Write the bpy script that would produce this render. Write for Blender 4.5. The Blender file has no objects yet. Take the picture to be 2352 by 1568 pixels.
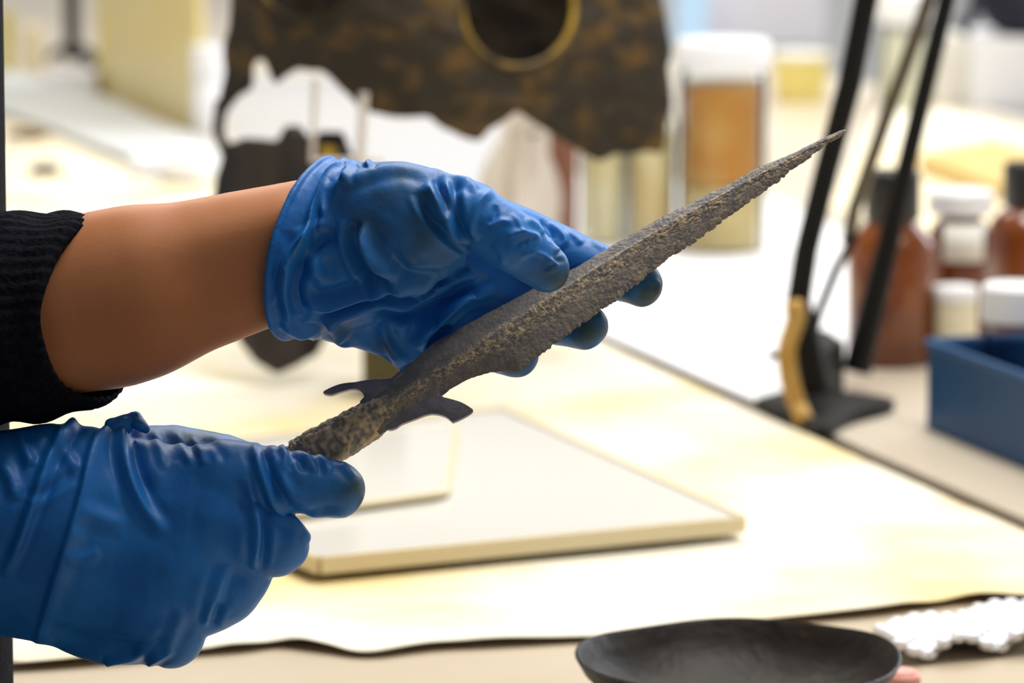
import bpy, bmesh, math, random
import numpy as np
from mathutils import Vector, Matrix, noise as mnoise

random.seed(4)
SC = bpy.context.scene
COL = SC.collection

# ------------------------------------------------------------------ camera
FPX = 8820.0                       # focal length for a 2352 px wide frame
D0 = 1.5                           # focus distance (m)
S = D0 / FPX                       # metres per pixel unit at the focus distance
PITCH = math.radians(9.5)
TABLE = 0.75                       # height of the bench tops
CAM = np.array([0.0, 0.0, TABLE + 0.45])
RV = np.array([1.0, 0, 0])
UV = np.array([0, math.sin(PITCH), math.cos(PITCH)])
FV = np.array([0, math.cos(PITCH), -math.sin(PITCH)])

cam_d = bpy.data.cameras.new('camera')
cam = bpy.data.objects.new('camera', cam_d)
COL.objects.link(cam)
cam.location = CAM
cam.rotation_euler = (math.pi / 2 - PITCH, 0, 0)
cam_d.sensor_width = 36
cam_d.lens = 36 * FPX / 2352
cam_d.clip_start = 0.05
cam_d.clip_end = 60
cam_d.dof.use_dof = True
cam_d.dof.focus_distance = D0
cam_d.dof.aperture_fstop = cam_d.lens / 14.0     # about a 14 mm pupil
cam_d.dof.aperture_blades = 0
SC.camera = cam

# ------------------------------------------------------------------ light
SC.view_settings.view_transform = 'Standard'
SC.view_settings.look = 'None'
SC.view_settings.exposure = 0.0
SC.view_settings.gamma = 1.0
SC.view_settings.use_curve_mapping = False
W = bpy.data.worlds.new('world')
SC.world = W
W.use_nodes = True
W.node_tree.nodes['Background'].inputs[0].default_value = (0.80, 0.88, 1.0, 1)
W.node_tree.nodes['Background'].inputs[1].default_value = 0.15


def area(name, loc, target, sx, sy, power, col=(1, 1, 1)):
    l = bpy.data.lights.new(name, 'AREA')
    l.shape = 'RECTANGLE'
    l.size, l.size_y = sx, sy
    l.energy = power
    l.color = col
    o = bpy.data.objects.new(name, l)
    COL.objects.link(o)
    o.location = loc
    d = Vector(target) - Vector(loc)
    o.rotation_euler = d.to_track_quat('-Z', 'Y').to_euler()
    return o


area('ceiling_panel', (0.42, 2.0, 2.6), (0.1, 1.8, 0.75), 1.4, 0.7, 44, (1.0, 0.97, 0.92))
area('ceiling_panel', (0.1, 4.0, 2.65), (0.1, 4.0, 0.75), 2.4, 1.2, 64, (1.0, 0.97, 0.92))
area('window_light', (1.9, 4.6, 2.0), (0.2, 2.6, 0.8), 1.6, 1.4, 40, (0.86, 0.92, 1.0))


# ------------------------------------------------------------------ mapping helpers
def P(px, py, w=0.0):
    """photo pixel + depth offset (pixel units beyond the focus plane) -> world"""
    px = np.asarray(px, dtype=np.float64)
    py = np.asarray(py, dtype=np.float64)
    d = D0 + np.asarray(w, dtype=np.float64) * S
    x = (px - 1176) / FPX * d
    y = -(py - 784) / FPX * d
    return CAM + x[..., None] * RV + y[..., None] * UV + d[..., None] * FV


def ray(px, py):
    return (px - 1176) / FPX * RV - (py - 784) / FPX * UV + FV


def T(px, py, h=0.0):
    """point of the bench top (plus h) under a photo pixel"""
    r = ray(px, py)
    t = (TABLE + h - CAM[2]) / r[2]
    return Vector(CAM + r * t)


def at_y(px, py, y):
    r = ray(px, py)
    return Vector(CAM + r * (y / r[1]))


def depth(p):
    return float(np.dot(np.array(p) - CAM, FV))


def up_to(base, py):
    """height above base at which the vertical through base meets the photo row"""
    r = ray(1176, py)
    return float(CAM[2] + r[2] * (base[1] / r[1]) - base[2])


def wid(npx, p):
    return npx * depth(p) / FPX


# ------------------------------------------------------------------ object helpers
def tag(o, label=None, cat=None, group=None, kind=None):
    if label: o['label'] = label
    if cat: o['category'] = cat
    if group: o['group'] = group
    if kind: o['kind'] = kind
    return o


def link(name, me, m=None, parent=None, smooth=True):
    o = bpy.data.objects.new(name, me)
    COL.objects.link(o)
    if m is not None and not me.materials:
        me.materials.append(m)
    if smooth:
        me.polygons.foreach_set('use_smooth', [True] * len(me.polygons))
    if parent is not None:
        o.parent = parent
        o.matrix_parent_inverse = Matrix.Translation(-Vector(parent.location)) if parent.type == 'EMPTY' else parent.matrix_world.inverted()
    return o


def empty(name, loc):
    o = bpy.data.objects.new(name, None)
    COL.objects.link(o)
    o.location = loc
    o.empty_display_size = 0.02
    return o


def pymesh(name, v, f, m=None, parent=None, smooth=True):
    me = bpy.data.meshes.new(name)
    me.from_pydata([tuple(map(float, p)) for p in v], [], [tuple(map(int, q)) for q in f])
    me.update()
    return link(name, me, m, parent, smooth)


def npmesh(name, v, quads, m=None, parent=None, smooth=True):
    me = bpy.data.meshes.new(name)
    v = np.ascontiguousarray(v, dtype=np.float32)
    q = np.ascontiguousarray(quads, dtype=np.int32)
    me.vertices.add(len(v))
    me.vertices.foreach_set('co', v.ravel())
    me.loops.add(q.size)
    me.loops.foreach_set('vertex_index', q.ravel())
    me.polygons.add(len(q))
    me.polygons.foreach_set('loop_start', np.arange(0, q.size, 4, dtype=np.int32))
    me.update(calc_edges=True)
    me.validate()
    return link(name, me, m, parent, smooth)


def bm_obj(name, bm, m=None, parent=None, smooth=True, angle=None):
    me = bpy.data.meshes.new(name)
    bmesh.ops.recalc_face_normals(bm, faces=bm.faces)
    bm.to_mesh(me)
    bm.free()
    o = link(name, me, m, parent, smooth)
    if angle is not None and smooth:
        me.set_sharp_from_angle(angle=math.radians(angle))
    return o


def lathe(name, base, prof, m, parent=None, seg=40, tilt=None, angle=40):
    """prof: (radius, z) from bottom to top"""
    v, f = [], []
    n = len(prof)
    for r, z in prof:
        for k in range(seg):
            a = 2 * math.pi * k / seg
            p = Vector((r * math.cos(a), r * math.sin(a), z))
            if tilt: p = tilt @ p
            v.append(Vector(base) + p)
    for i in range(n - 1):
        for k in range(seg):
            k2 = (k + 1) % seg
            f.append((i * seg + k, i * seg + k2, (i + 1) * seg + k2, (i + 1) * seg + k))
    if prof[0][0] > 1e-6: f.append(tuple(reversed(range(seg))))
    if prof[-1][0] > 1e-6: f.append(tuple(range((n - 1) * seg, n * seg)))
    o = pymesh(name, v, f, m, parent)
    o.data.set_sharp_from_angle(angle=math.radians(angle))
    return o


def prism(name, pts, h, m, parent=None, bev=0.0, smooth=False):
    """polygon (world points) raised by the vector or height h"""
    hv = Vector((0, 0, h)) if not isinstance(h, Vector) else h
    bm = bmesh.new()
    lo = [bm.verts.new(Vector(p)) for p in pts]
    hi = [bm.verts.new(Vector(p) + hv) for p in pts]
    bm.faces.new(lo[::-1]); bm.faces.new(hi)
    n = len(pts)
    for i in range(n):
        bm.faces.new((lo[i], lo[(i + 1) % n], hi[(i + 1) % n], hi[i]))
    if bev:
        bmesh.ops.bevel(bm, geom=bm.edges[:], offset=bev, segments=2, affect='EDGES', profile=0.6)
    return bm_obj(name, bm, m, parent, smooth, 35 if smooth else None)


def tube(name, pts, rad, m, parent=None, seg=12, flat=1.0):
    """round bar along world points; rad number or list"""
    pts = [Vector(p) for p in pts]
    n = len(pts)
    rad = rad if isinstance(rad, (list, tuple)) else [rad] * n
    v, f = [], []
    prev = None
    for i, p in enumerate(pts):
        t = (pts[min(i + 1, n - 1)] - pts[max(i - 1, 0)]).normalized()
        a = prev if prev is not None else (Vector((0, 1, 0)) if abs(t.y) < 0.9 else Vector((1, 0, 0)))
        a = (a - t * a.dot(t)).normalized()
        prev = a
        b = t.cross(a)
        for k in range(seg):
            th = 2 * math.pi * k / seg
            v.append(p + (a * math.cos(th) * flat + b * math.sin(th)) * rad[i])
    for i in range(n - 1):
        for k in range(seg):
            k2 = (k + 1) % seg
            f.append((i * seg + k, i * seg + k2, (i + 1) * seg + k2, (i + 1) * seg + k))
    f.append(tuple(reversed(range(seg))))
    f.append(tuple(range((n - 1) * seg, n * seg)))
    o = pymesh(name, v, f, m, parent)
    o.data.set_sharp_from_angle(angle=math.radians(50))
    return o


def spline(pts, n):
    """Catmull-Rom through points (any dimension)"""
    p = np.array(pts, dtype=float)
    q = np.vstack([2 * p[0] - p[1], p, 2 * p[-1] - p[-2]])
    out = []
    m = len(p) - 1
    for u in np.linspace(0, m, n):
        i = min(int(u), m - 1)
        t = u - i
        a, b, c, d = q[i], q[i + 1], q[i + 2], q[i + 3]
        out.append(0.5 * ((2 * b) + (c - a) * t + (2 * a - 5 * b + 4 * c - d) * t * t + (3 * b - a - 3 * c + d) * t ** 3))
    return np.array(out)


# ------------------------------------------------------------------ materials
def mat(name, col, rough=0.5, metal=0.0, col2=None, scale=20.0, detail=4.0, lo=0.4, hi=0.6, bump=0.0, bscale=None,
        trans=0.0, ior=1.45, sss=0.0, sssr=(1, 0.4, 0.2), spec=0.5, stretch=None, coat=0.0, alpha=1.0, sheen=0.0):
    m = bpy.data.materials.new(name)
    m.use_nodes = True
    nt = m.node_tree
    b = nt.nodes['Principled BSDF']
    b.inputs['Base Color'].default_value = (*col, 1)
    b.inputs['Roughness'].default_value = rough
    b.inputs['Metallic'].default_value = metal
    b.inputs['IOR'].default_value = ior
    b.inputs['Transmission Weight'].default_value = trans
    b.inputs['Specular IOR Level'].default_value = spec
    b.inputs['Coat Weight'].default_value = coat
    b.inputs['Sheen Weight'].default_value = sheen
    b.inputs['Alpha'].default_value = alpha
    if sss:
        b.inputs['Subsurface Weight'].default_value = sss
        b.inputs['Subsurface Radius'].default_value = sssr
        b.inputs['Subsurface Scale'].default_value = 0.006
    tc = nt.nodes.new('ShaderNodeTexCoord')
    mp = nt.nodes.new('ShaderNodeMapping')
    nt.links.new(tc.outputs['Object'], mp.inputs[0])
    if stretch: mp.inputs['Scale'].default_value = stretch
    if col2 is not None:
        n = nt.nodes.new('ShaderNodeTexNoise')
        n.inputs['Scale'].default_value = scale
        n.inputs['Detail'].default_value = detail
        nt.links.new(mp.outputs[0], n.inputs[0])
        r = nt.nodes.new('ShaderNodeValToRGB')
        r.color_ramp.elements[0].position = lo
        r.color_ramp.elements[1].position = hi
        r.color_ramp.elements[0].color = (*col, 1)
        r.color_ramp.elements[1].color = (*col2, 1)
        nt.links.new(n.outputs[0], r.inputs[0])
        nt.links.new(r.outputs[0], b.inputs['Base Color'])
    if bump:
        n2 = nt.nodes.new('ShaderNodeTexNoise')
        n2.inputs['Scale'].default_value = bscale or scale
        n2.inputs['Detail'].default_value = 5
        nt.links.new(mp.outputs[0], n2.inputs[0])
        bp = nt.nodes.new('ShaderNodeBump')
        bp.inputs['Strength'].default_value = bump
        bp.inputs['Distance'].default_value = 0.002
        nt.links.new(n2.outputs[0], bp.inputs['Height'])
        nt.links.new(bp.outputs[0], b.inputs['Normal'])
    return m


def attr_mat(name, attr, col, acol, rough, **kw):
    """like mat(), with acol where the named vertex attribute is 1"""
    m = mat(name, col, rough, **kw)
    nt = m.node_tree
    b = nt.nodes['Principled BSDF']
    a = nt.nodes.new('ShaderNodeAttribute')
    a.attribute_name = attr
    mx = nt.nodes.new('ShaderNodeMix')
    mx.data_type = 'RGBA'
    src = b.inputs['Base Color'].links[0].from_socket if b.inputs['Base Color'].links else None
    if src: nt.links.new(src, mx.inputs[6])
    else: mx.inputs[6].default_value = (*col, 1)
    mx.inputs[7].default_value = (*acol, 1)
    nt.links.new(a.outputs['Fac'], mx.inputs[0])
    nt.links.new(mx.outputs[2], b.inputs['Base Color'])
    return m


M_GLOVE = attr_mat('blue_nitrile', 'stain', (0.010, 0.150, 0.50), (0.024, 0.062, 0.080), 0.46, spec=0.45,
                   col2=(0.014, 0.185, 0.58), scale=30, bump=0.12, bscale=260)
M_SKIN = mat('skin', (0.50, 0.19, 0.075), 0.5, col2=(0.58, 0.245, 0.11), scale=14, lo=0.35, hi=0.7, bump=0.03, bscale=700, sss=0.25, spec=0.35)
M_KNIT = mat('black_navy_knit', (0.004, 0.004, 0.007), 0.95, col2=(0.008, 0.008, 0.014), scale=400, bump=0.5, bscale=600, spec=0.1)

# ------------------------------------------------------------------ signed-distance modelling (pixel units)
def rcone(X, a, ra, b, rb, q=1.0):
    """tapered capsule, depth axis squashed by q"""
    px, py, pw = X
    a = np.array(a, float); b = np.array(b, float)
    pa = (px - a[0], py - a[1], (pw - a[2]) / q)
    ba = np.array([b[0] - a[0], b[1] - a[1], (b[2] - a[2]) / q])
    l2 = float(ba @ ba) + 1e-9
    h = np.clip((pa[0] * ba[0] + pa[1] * ba[1] + pa[2] * ba[2]) / l2, 0, 1)
    d = np.sqrt((pa[0] - ba[0] * h) ** 2 + (pa[1] - ba[1] * h) ** 2 + (pa[2] - ba[2] * h) ** 2)
    return (d - (ra + (rb - ra) * h)) * (min(q, 1.0) ** 0.5)


def ellip(X, c, r, rot=0.0):
    px, py, pw = X
    x, y, w = px - c[0], py - c[1], pw - c[2]
    if rot:
        cs, sn = math.cos(rot), math.sin(rot)
        x, y = x * cs + y * sn, -x * sn + y * cs
    k0 = np.sqrt((x / r[0]) ** 2 + (y / r[1]) ** 2 + (w / r[2]) ** 2)
    k1 = np.sqrt((x / r[0] ** 2) ** 2 + (y / r[1] ** 2) ** 2 + (w / r[2] ** 2) ** 2)
    return k0 * (k0 - 1) / np.maximum(k1, 1e-6)


def smin(a, b, k):
    h = np.clip(0.5 + 0.5 * (b - a) / k, 0, 1)
    return b + (a - b) * h - k * h * (1 - h)


def grid(lo, hi, step):
    ax = [np.arange(lo[i], hi[i] + step, step, dtype=np.float32) for i in range(3)]
    return ax, np.meshgrid(*ax, indexing='ij', sparse=True)


def nets(ax, V, smooth=2):
    """surface nets: vertices (grid units -> coordinates) and quads"""
    nx, ny, nz = V.shape
    inside = V < 0
    corners = [(i, j, k) for i in (0, 1) for j in (0, 1) for k in (0, 1)]
    sub = lambda A, c: A[c[0]:nx - 1 + c[0], c[1]:ny - 1 + c[1], c[2]:nz - 1 + c[2]]
    cnt = sum(sub(inside, c).astype(np.int8) for c in corners)
    mask = (cnt > 0) & (cnt < 8)
    cells = np.argwhere(mask)
    idx = -np.ones(mask.shape, dtype=np.int64)
    idx[mask] = np.arange(len(cells))
    vals = {c: V[cells[:, 0] + c[0], cells[:, 1] + c[1], cells[:, 2] + c[2]] for c in corners}
    acc = np.zeros((len(cells), 3))
    num = np.zeros(len(cells))
    for c in corners:
        for d in range(3):
            if c[d] == 0:
                e = list(c); e[d] = 1; e = tuple(e)
                a, b = vals[c], vals[e]
                x = (a < 0) != (b < 0)
                t = np.where(x, a / np.where(a - b == 0, 1, a - b), 0)
                p = np.tile(np.array(c, float), (len(cells), 1))
                p[:, d] += t
                acc[x] += p[x]
                num[x] += 1
    vert = cells + acc / num[:, None]
    quads = []
    for d in range(3):
        o1, o2 = [(1, 2), (2, 0), (0, 1)][d]
        s0 = [slice(1, -1)] * 3
        s0[d] = slice(0, -1)
        s1 = list(s0); s1[d] = slice(1, None)
        A, B = inside[tuple(s0)], inside[tuple(s1)]
        e = np.argwhere(A != B)
        off = np.ones(3, int); off[d] = 0
        e = e + off
        fl = inside[e[:, 0], e[:, 1], e[:, 2]]
        def cell(k1, k2):
            c = e.copy(); c[:, o1] -= k1; c[:, o2] -= k2
            return idx[c[:, 0], c[:, 1], c[:, 2]]
        q = np.stack([cell(1, 1), cell(0, 1), cell(0, 0), cell(1, 0)], 1)
        q[~fl] = q[~fl][:, ::-1]
        quads.append(q)
    quads = np.vstack(quads)
    quads = quads[(quads >= 0).all(1)]
    for _ in range(smooth):
        s = np.zeros_like(vert); n = np.zeros(len(vert))
        for i in range(4):
            a, b = quads[:, i], quads[:, (i + 1) % 4]
            np.add.at(s, a, vert[b]); np.add.at(s, b, vert[a])
            np.add.at(n, a, 1); np.add.at(n, b, 1)
        vert = vert + 0.5 * (s / np.maximum(n, 1)[:, None] - vert)
    step = float(ax[0][1] - ax[0][0])
    return vert * step + np.array([ax[0][0], ax[1][0], ax[2][0]]), quads


def vnormals(v, q):
    d1 = v[q[:, 2]] - v[q[:, 0]]
    d2 = v[q[:, 3]] - v[q[:, 1]]
    fn = np.cross(d1, d2)
    n = np.zeros_like(v)
    for i in range(4): np.add.at(n, q[:, i], fn)
    return n / np.maximum(np.linalg.norm(n, axis=1), 1e-9)[:, None]


def fold(v, n, line, amp, width, kind='ridge', face=-0.15):
    """raise (or sink) cloth along a polyline over the side turned to -w; returns the displacement"""
    pl = spline(line, max(14, 7 * len(line)))
    best = np.full(len(v), 1e9); tt = np.zeros(len(v)); sd = np.zeros(len(v))
    m = (v[:, 0] > pl[:, 0].min() - 4 * width) & (v[:, 0] < pl[:, 0].max() + 4 * width) & (v[:, 1] > pl[:, 1].min() - 4 * width) & (v[:, 1] < pl[:, 1].max() + 4 * width)
    ids = np.nonzero(m)[0]
    x = v[ids, :2]
    bb = np.full(len(ids), 1e9); t_ = np.zeros(len(ids)); s_ = np.zeros(len(ids))
    N = len(pl) - 1
    for i in range(N):
        a, b = pl[i], pl[i + 1]
        ab = b - a
        h = np.clip(((x - a) @ ab) / (ab @ ab + 1e-9), 0, 1)
        d = x - (a + h[:, None] * ab)
        L = np.hypot(d[:, 0], d[:, 1])
        u = L < bb
        bb[u] = L[u]; t_[u] = (i + h[u]) / N
        s_[u] = np.sign(ab[0] * d[u, 1] - ab[1] * d[u, 0])
    taper = np.clip(np.minimum(t_, 1 - t_) * 5, 0, 1) ** 0.7
    if kind == 'thin':
        pr = np.exp(-(bb / width) ** 2)
    elif kind == 'ridge':
        pr = np.exp(-(bb / width) ** 2) - 0.35 * np.exp(-((bb - 2 * width) / (0.9 * width)) ** 2)
    elif kind == 'step':              # high on one side, falling off slowly
        sd = bb * s_
        pr = np.where(sd > 0, np.exp(-(sd / (0.5 * width)) ** 2), np.exp(-(sd / (2.2 * width)) ** 2))
    else:
        pr = -np.exp(-(bb / width) ** 2) + 0.3 * np.exp(-((bb - 2 * width) / (0.9 * width)) ** 2)
    f = np.clip((-n[ids, 2] - face) / 0.4, 0, 1)
    out = np.zeros(len(v))
    out[ids] = amp * pr * taper * f
    return out


def noise3(v, scale, amp, seed=0.0):
    return np.array([mnoise.noise(Vector((p[0] * scale + seed, p[1] * scale - seed, p[2] * scale + 3 * seed))) for p in v]) * amp


def stain_attr(o, val):
    a = o.data.attributes.new('stain', 'FLOAT', 'POINT')
    a.data.foreach_set('value', np.ascontiguousarray(val, dtype=np.float32))


# ---- left hand (upper in the photo): palm towards the camera, thumb on the blade
def left_hand(X, g=0.0, cuff=True):
    """g shrinks every radius (the hand inside the glove)"""
    r = lambda v: max(v - g, 9.0)
    B = rcone(X, (560, 596, 12), r(188), (780, 566, 16), r(190), 0.74)
    B = smin(B, rcone(X, (780, 560, 50), r(185), (1010, 560, 118), r(148), 0.5), 40)
    B = smin(B, ellip(X, (918, 518, -78), (r(172), r(146), r(102)), 0.12), 34)       # thenar
    B = smin(B, ellip(X, (835, 690, 80), (r(150), r(108), r(66)), 0.1), 50)        # heel of the palm
    if cuff:                                                                     # loose glove hanging under the palm
        B = smin(B, rcone(X, (850, 720, 50), 70, (928, 842, 62), 14, 0.6), 40)
        B = smin(B, rcone(X, (880, 730, 64), 64, (968, 798, 66), 30, 0.6), 30)
        B = smin(B, rcone(X, (790, 740, 40), 50, (790, 784, 45), 10, 0.6), 24)
    th = np.minimum(rcone(X, (850, 470, -55), r(100), (1085, 492, -122), r(76)),
                    rcone(X, (1085, 492, -122), r(76), (1178, 556, -126), r(71)))
    th = np.minimum(th, rcone(X, (1178, 556, -126), r(71), (1252, 616, -100), r(56), 0.92))
    D = smin(B, th, 16)
    def chain(*ks):
        d = None
        for i in range(len(ks) - 1):
            c = rcone(X, ks[i][:3], r(ks[i][3]), ks[i + 1][:3], r(ks[i + 1][3]))
            d = c if d is None else np.minimum(d, c)
        return d
    D = smin(D, chain((1010, 500, 70, 92), (1110, 512, 78, 74), (1236, 562, 112, 66), (1380, 622, 88, 58), (1470, 652, 34, 53)), 14)
    D = smin(D, chain((1000, 580, 90, 92), (1070, 610, 100, 78), (1190, 690, 128, 66), (1290, 733, 84, 60), (1345, 749, 30, 54)), 14)
    D = smin(D, chain((980, 640, 100, 84), (1040, 690, 110, 74), (1110, 770, 120, 62), (1160, 805, 80, 56), (1184, 816, 34, 51)), 14)
    D = smin(D, chain((930, 690, 110, 74), (990, 750, 122, 58), (1040, 800, 120, 50), (1062, 824, 90, 44)), 14)
    return D


def build_left_glove(parent):
    ax, X = grid((585, 345, -260), (1560, 900, 230), 4.0)
    D = left_hand(X)
    # the cuff opening: a plane through three points of the rim
    a, b, c = np.array([742., 368, 40]), np.array([606., 655, -126]), np.array([655., 782, 20])
    n = np.cross(b - a, c - a); n /= np.linalg.norm(n)
    if n[0] > 0: n = -n
    pl = (X[0] - a[0]) * n[0] + (X[1] - a[1]) * n[1] + (X[2] - a[2]) * n[2]
    bead = np.sqrt(D ** 2 + (pl + 6) ** 2) - 9
    shell = np.maximum(np.maximum(D, pl), -np.maximum(D + 14, -(pl + 110)))
    shell = smin(shell, bead, 6)
    v, q = nets(ax, shell)
    n_ = vnormals(v, q)
    F = [
        # cuff and its second layer
        ([(800, 362), (752, 412), (719, 479), (703, 533), (671, 575), (645, 626), (625, 700)], 15, 14, 'step'),
        ([(812, 372), (768, 420), (736, 484), (716, 540), (684, 590)], -8, 9, 'ridge'),
        ([(775, 545), (728, 556), (690, 610), (675, 650), (680, 700), (704, 740)], -11, 15, 'ridge'),
        ([(660, 610), (655, 670), (668, 735)], 8, 10, 'ridge'),
        ([(645, 742), (690, 765), (740, 768)], 8, 9, 'ridge'),
        # hollow beside the thenar and the long folds under it
        ([(815, 505), (811, 557), (838, 620), (872, 648)], -13, 13, 'ridge'),
        ([(819, 522), (850, 584), (911, 630), (1004, 650)], 12, 17, 'ridge'),
        ([(893, 600), (948, 636), (1022, 645), (1080, 612)], -14, 15, 'ridge'),
        ([(700, 690), (745, 700), (856, 668), (967, 655), (1070, 622)], 12, 13, 'ridge'),
        ([(740, 727), (790, 706), (850, 688), (948, 665)], -13, 10, 'ridge'),
        ([(862, 692), (930, 694), (1004, 664), (1085, 622)], 12, 14, 'ridge'),
        ([(870, 716), (940, 722), (1000, 700), (1090, 650)], -9, 15, 'ridge'),
        ([(955, 800), (975, 765), (1020, 728), (1062, 690), (1140, 662)], 12, 13, 'ridge'),
        ([(980, 815), (1000, 775), (1030, 748)], -8, 9, 'ridge'),
        ([(870, 740), (890, 790), (925, 840)], 8, 12, 'ridge'),
        ([(741, 731), (767, 762), (790, 785)], 9, 9, 'step'),
        ([(690, 520), (712, 600), (748, 660)], 6, 16, 'ridge'),
        # creases from the base of the thumb
        ([(955, 440), (985, 500), (1030, 545), (1078, 575)], -9, 9, 'ridge'),
        ([(975, 420), (1010, 470), (1040, 530), (1074, 566)], 9, 11, 'ridge'),
        ([(1000, 409), (1018, 455), (1030, 500)], -8, 9, 'ridge'),
        ([(1048, 412), (1045, 450), (1058, 520), (1085, 560)], -8, 10, 'ridge'),
        ([(990, 385), (1040, 402), (1100, 430)], 6, 10, 'ridge'),
        ([(785, 430), (850, 398), (930, 385), (1000, 400)], 5, 12, 'ridge'),
        ([(800, 372), (800, 392), (792, 420)], 6, 8, 'ridge'),
        ([(850, 366), (840, 384)], 8, 8, 'ridge'),
        ([(760, 420), (745, 460), (742, 500)], 6, 9, 'ridge'),
        # thumb
        ([(1142, 430), (1108, 455), (1092, 480), (1083, 525), (1090, 556)], 12, 11, 'ridge'),
        ([(1140, 470), (1136, 500), (1122, 516)], -9, 8, 'ridge'),
        ([(1122, 520), (1150, 508), (1178, 512)], 8, 8, 'ridge'),
        ([(1176, 490), (1196, 520), (1206, 540)], 6, 7, 'ridge'),
        ([(1166, 545), (1190, 534), (1213, 536), (1234, 546), (1222, 576), (1190, 594)], 10, 8, 'ridge'),
        ([(1219, 577), (1250, 588), (1266, 606)], 8, 7, 'ridge'),
        ([(1180, 566), (1200, 556), (1214, 558)], -7, 9, 'ridge'),
        ([(1130, 560), (1150, 580), (1158, 610)], 6, 10, 'ridge'),
        ([(1258, 592), (1278, 612), (1250, 626)], 6, 7, 'ridge'),
        # index finger
        ([(1206, 500), (1238, 520), (1246, 540)], 9, 8, 'ridge'),
        ([(1240, 505), (1262, 528), (1268, 552)], -9, 8, 'ridge'),
        ([(1262, 512), (1290, 536), (1298, 556), (1276, 580)], 10, 8, 'ridge'),
        ([(1298, 530), (1325, 548), (1335, 562)], 9, 8, 'ridge'),
        ([(1305, 560), (1275, 590), (1300, 602)], -8, 8, 'ridge'),
        ([(1355, 548), (1378, 566), (1392, 572)], 6, 7, 'ridge'),
        ([(1500, 640), (1512, 655), (1508, 680)], 5, 8, 'ridge'),
    ]
    disp = noise3(v, 0.011, 4.0, 1.7) + noise3(v, 0.03, 1.0, 4.1)
    for line, amp, w_, k in F:
        disp += fold(v, n_, line, amp * ((2.1 if line[-1][1] > 600 else 1.6) if line[0][0] < 1070 else 0.72), w_ * (1 if line[0][0] < 1070 else 0.85), k if line[0][0] < 1070 else 'thin')
    v = v + n_ * disp[:, None]
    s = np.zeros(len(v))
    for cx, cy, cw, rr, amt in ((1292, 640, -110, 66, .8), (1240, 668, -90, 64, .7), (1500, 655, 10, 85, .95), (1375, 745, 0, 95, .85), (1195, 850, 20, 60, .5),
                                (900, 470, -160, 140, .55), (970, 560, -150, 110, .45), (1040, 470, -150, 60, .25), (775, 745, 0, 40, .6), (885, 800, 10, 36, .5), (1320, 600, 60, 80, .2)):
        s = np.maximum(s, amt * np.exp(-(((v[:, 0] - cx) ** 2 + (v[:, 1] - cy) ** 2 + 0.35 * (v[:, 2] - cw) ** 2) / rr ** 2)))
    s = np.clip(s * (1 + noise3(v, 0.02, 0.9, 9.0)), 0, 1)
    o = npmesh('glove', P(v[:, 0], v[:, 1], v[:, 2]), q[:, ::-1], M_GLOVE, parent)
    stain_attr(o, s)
    return o


# ---- right hand (lower in the photo): back towards the camera, fingers round the socket
def right_hand(X, g=0.0, cuff=True):
    r = lambda v: max(v - g, 9.0)
    B = rcone(X, (-420, 1235, 10), r(215), (140, 1222, -10), r(240), 0.66)
    B = smin(B, rcone(X, (140, 1225, -10), r(240), (420, 1245, -24), r(222), 0.55), 40)
    B = smin(B, ellip(X, (275, 1405, 40), (r(175), r(125), r(110))), 40)
    B = smin(B, ellip(X, (525, 1108, -72), (r(105), r(92), r(80))), 40)
    def chain(*ks):
        d = None
        for i in range(len(ks) - 1):
            c = rcone(X, ks[i][:3], r(ks[i][3]), ks[i + 1][:3], r(ks[i + 1][3]))
            d = c if d is None else np.minimum(d, c)
        return d
    B = smin(B, rcone(X, (470, 1195, -58), r(104), (490, 1195, -66), r(100)), 60)
    B = smin(B, rcone(X, (390, 1300, -48), r(110), (405, 1302, -54), r(104)), 60)
    B = smin(B, rcone(X, (310, 1382, -26), r(104), (326, 1390, -34), r(100)), 60)
    D = B
    D = smin(D, chain((520, 1100, -66, 92), (600, 1100, -84, 80), (690, 1110, -96, 72), (772, 1124, -88, 68)), 16)
    D = smin(D, chain((490, 1195, -70, 100), (560, 1215, -78, 92), (632, 1246, -60, 79), (610, 1240, 60, 68), (500, 1200, 105, 58)), 8)
    D = smin(D, chain((400, 1300, -60, 105), (455, 1325, -68, 92), (514, 1354, -46, 80), (500, 1330, 70, 66), (400, 1280, 110, 56)), 8)
    D = smin(D, chain((320, 1390, -40, 100), (360, 1425, -44, 90), (392, 1456, -26, 79), (385, 1430, 70, 60), (300, 1370, 110, 50)), 8)
    D = smin(D, chain((260, 1090, 70, 110), (400, 1058, 112, 84), (510, 1062, 120, 66), (590, 1084, 108, 60)), 10)   # thumb, behind
    if cuff:
        D = smin(D, np.minimum(rcone(X, (255, 975, -20), 16, (312, 955, -12), 13), rcone(X, (312, 955, -12), 13, (334, 985, -40), 11)), 10)
    return D


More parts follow.
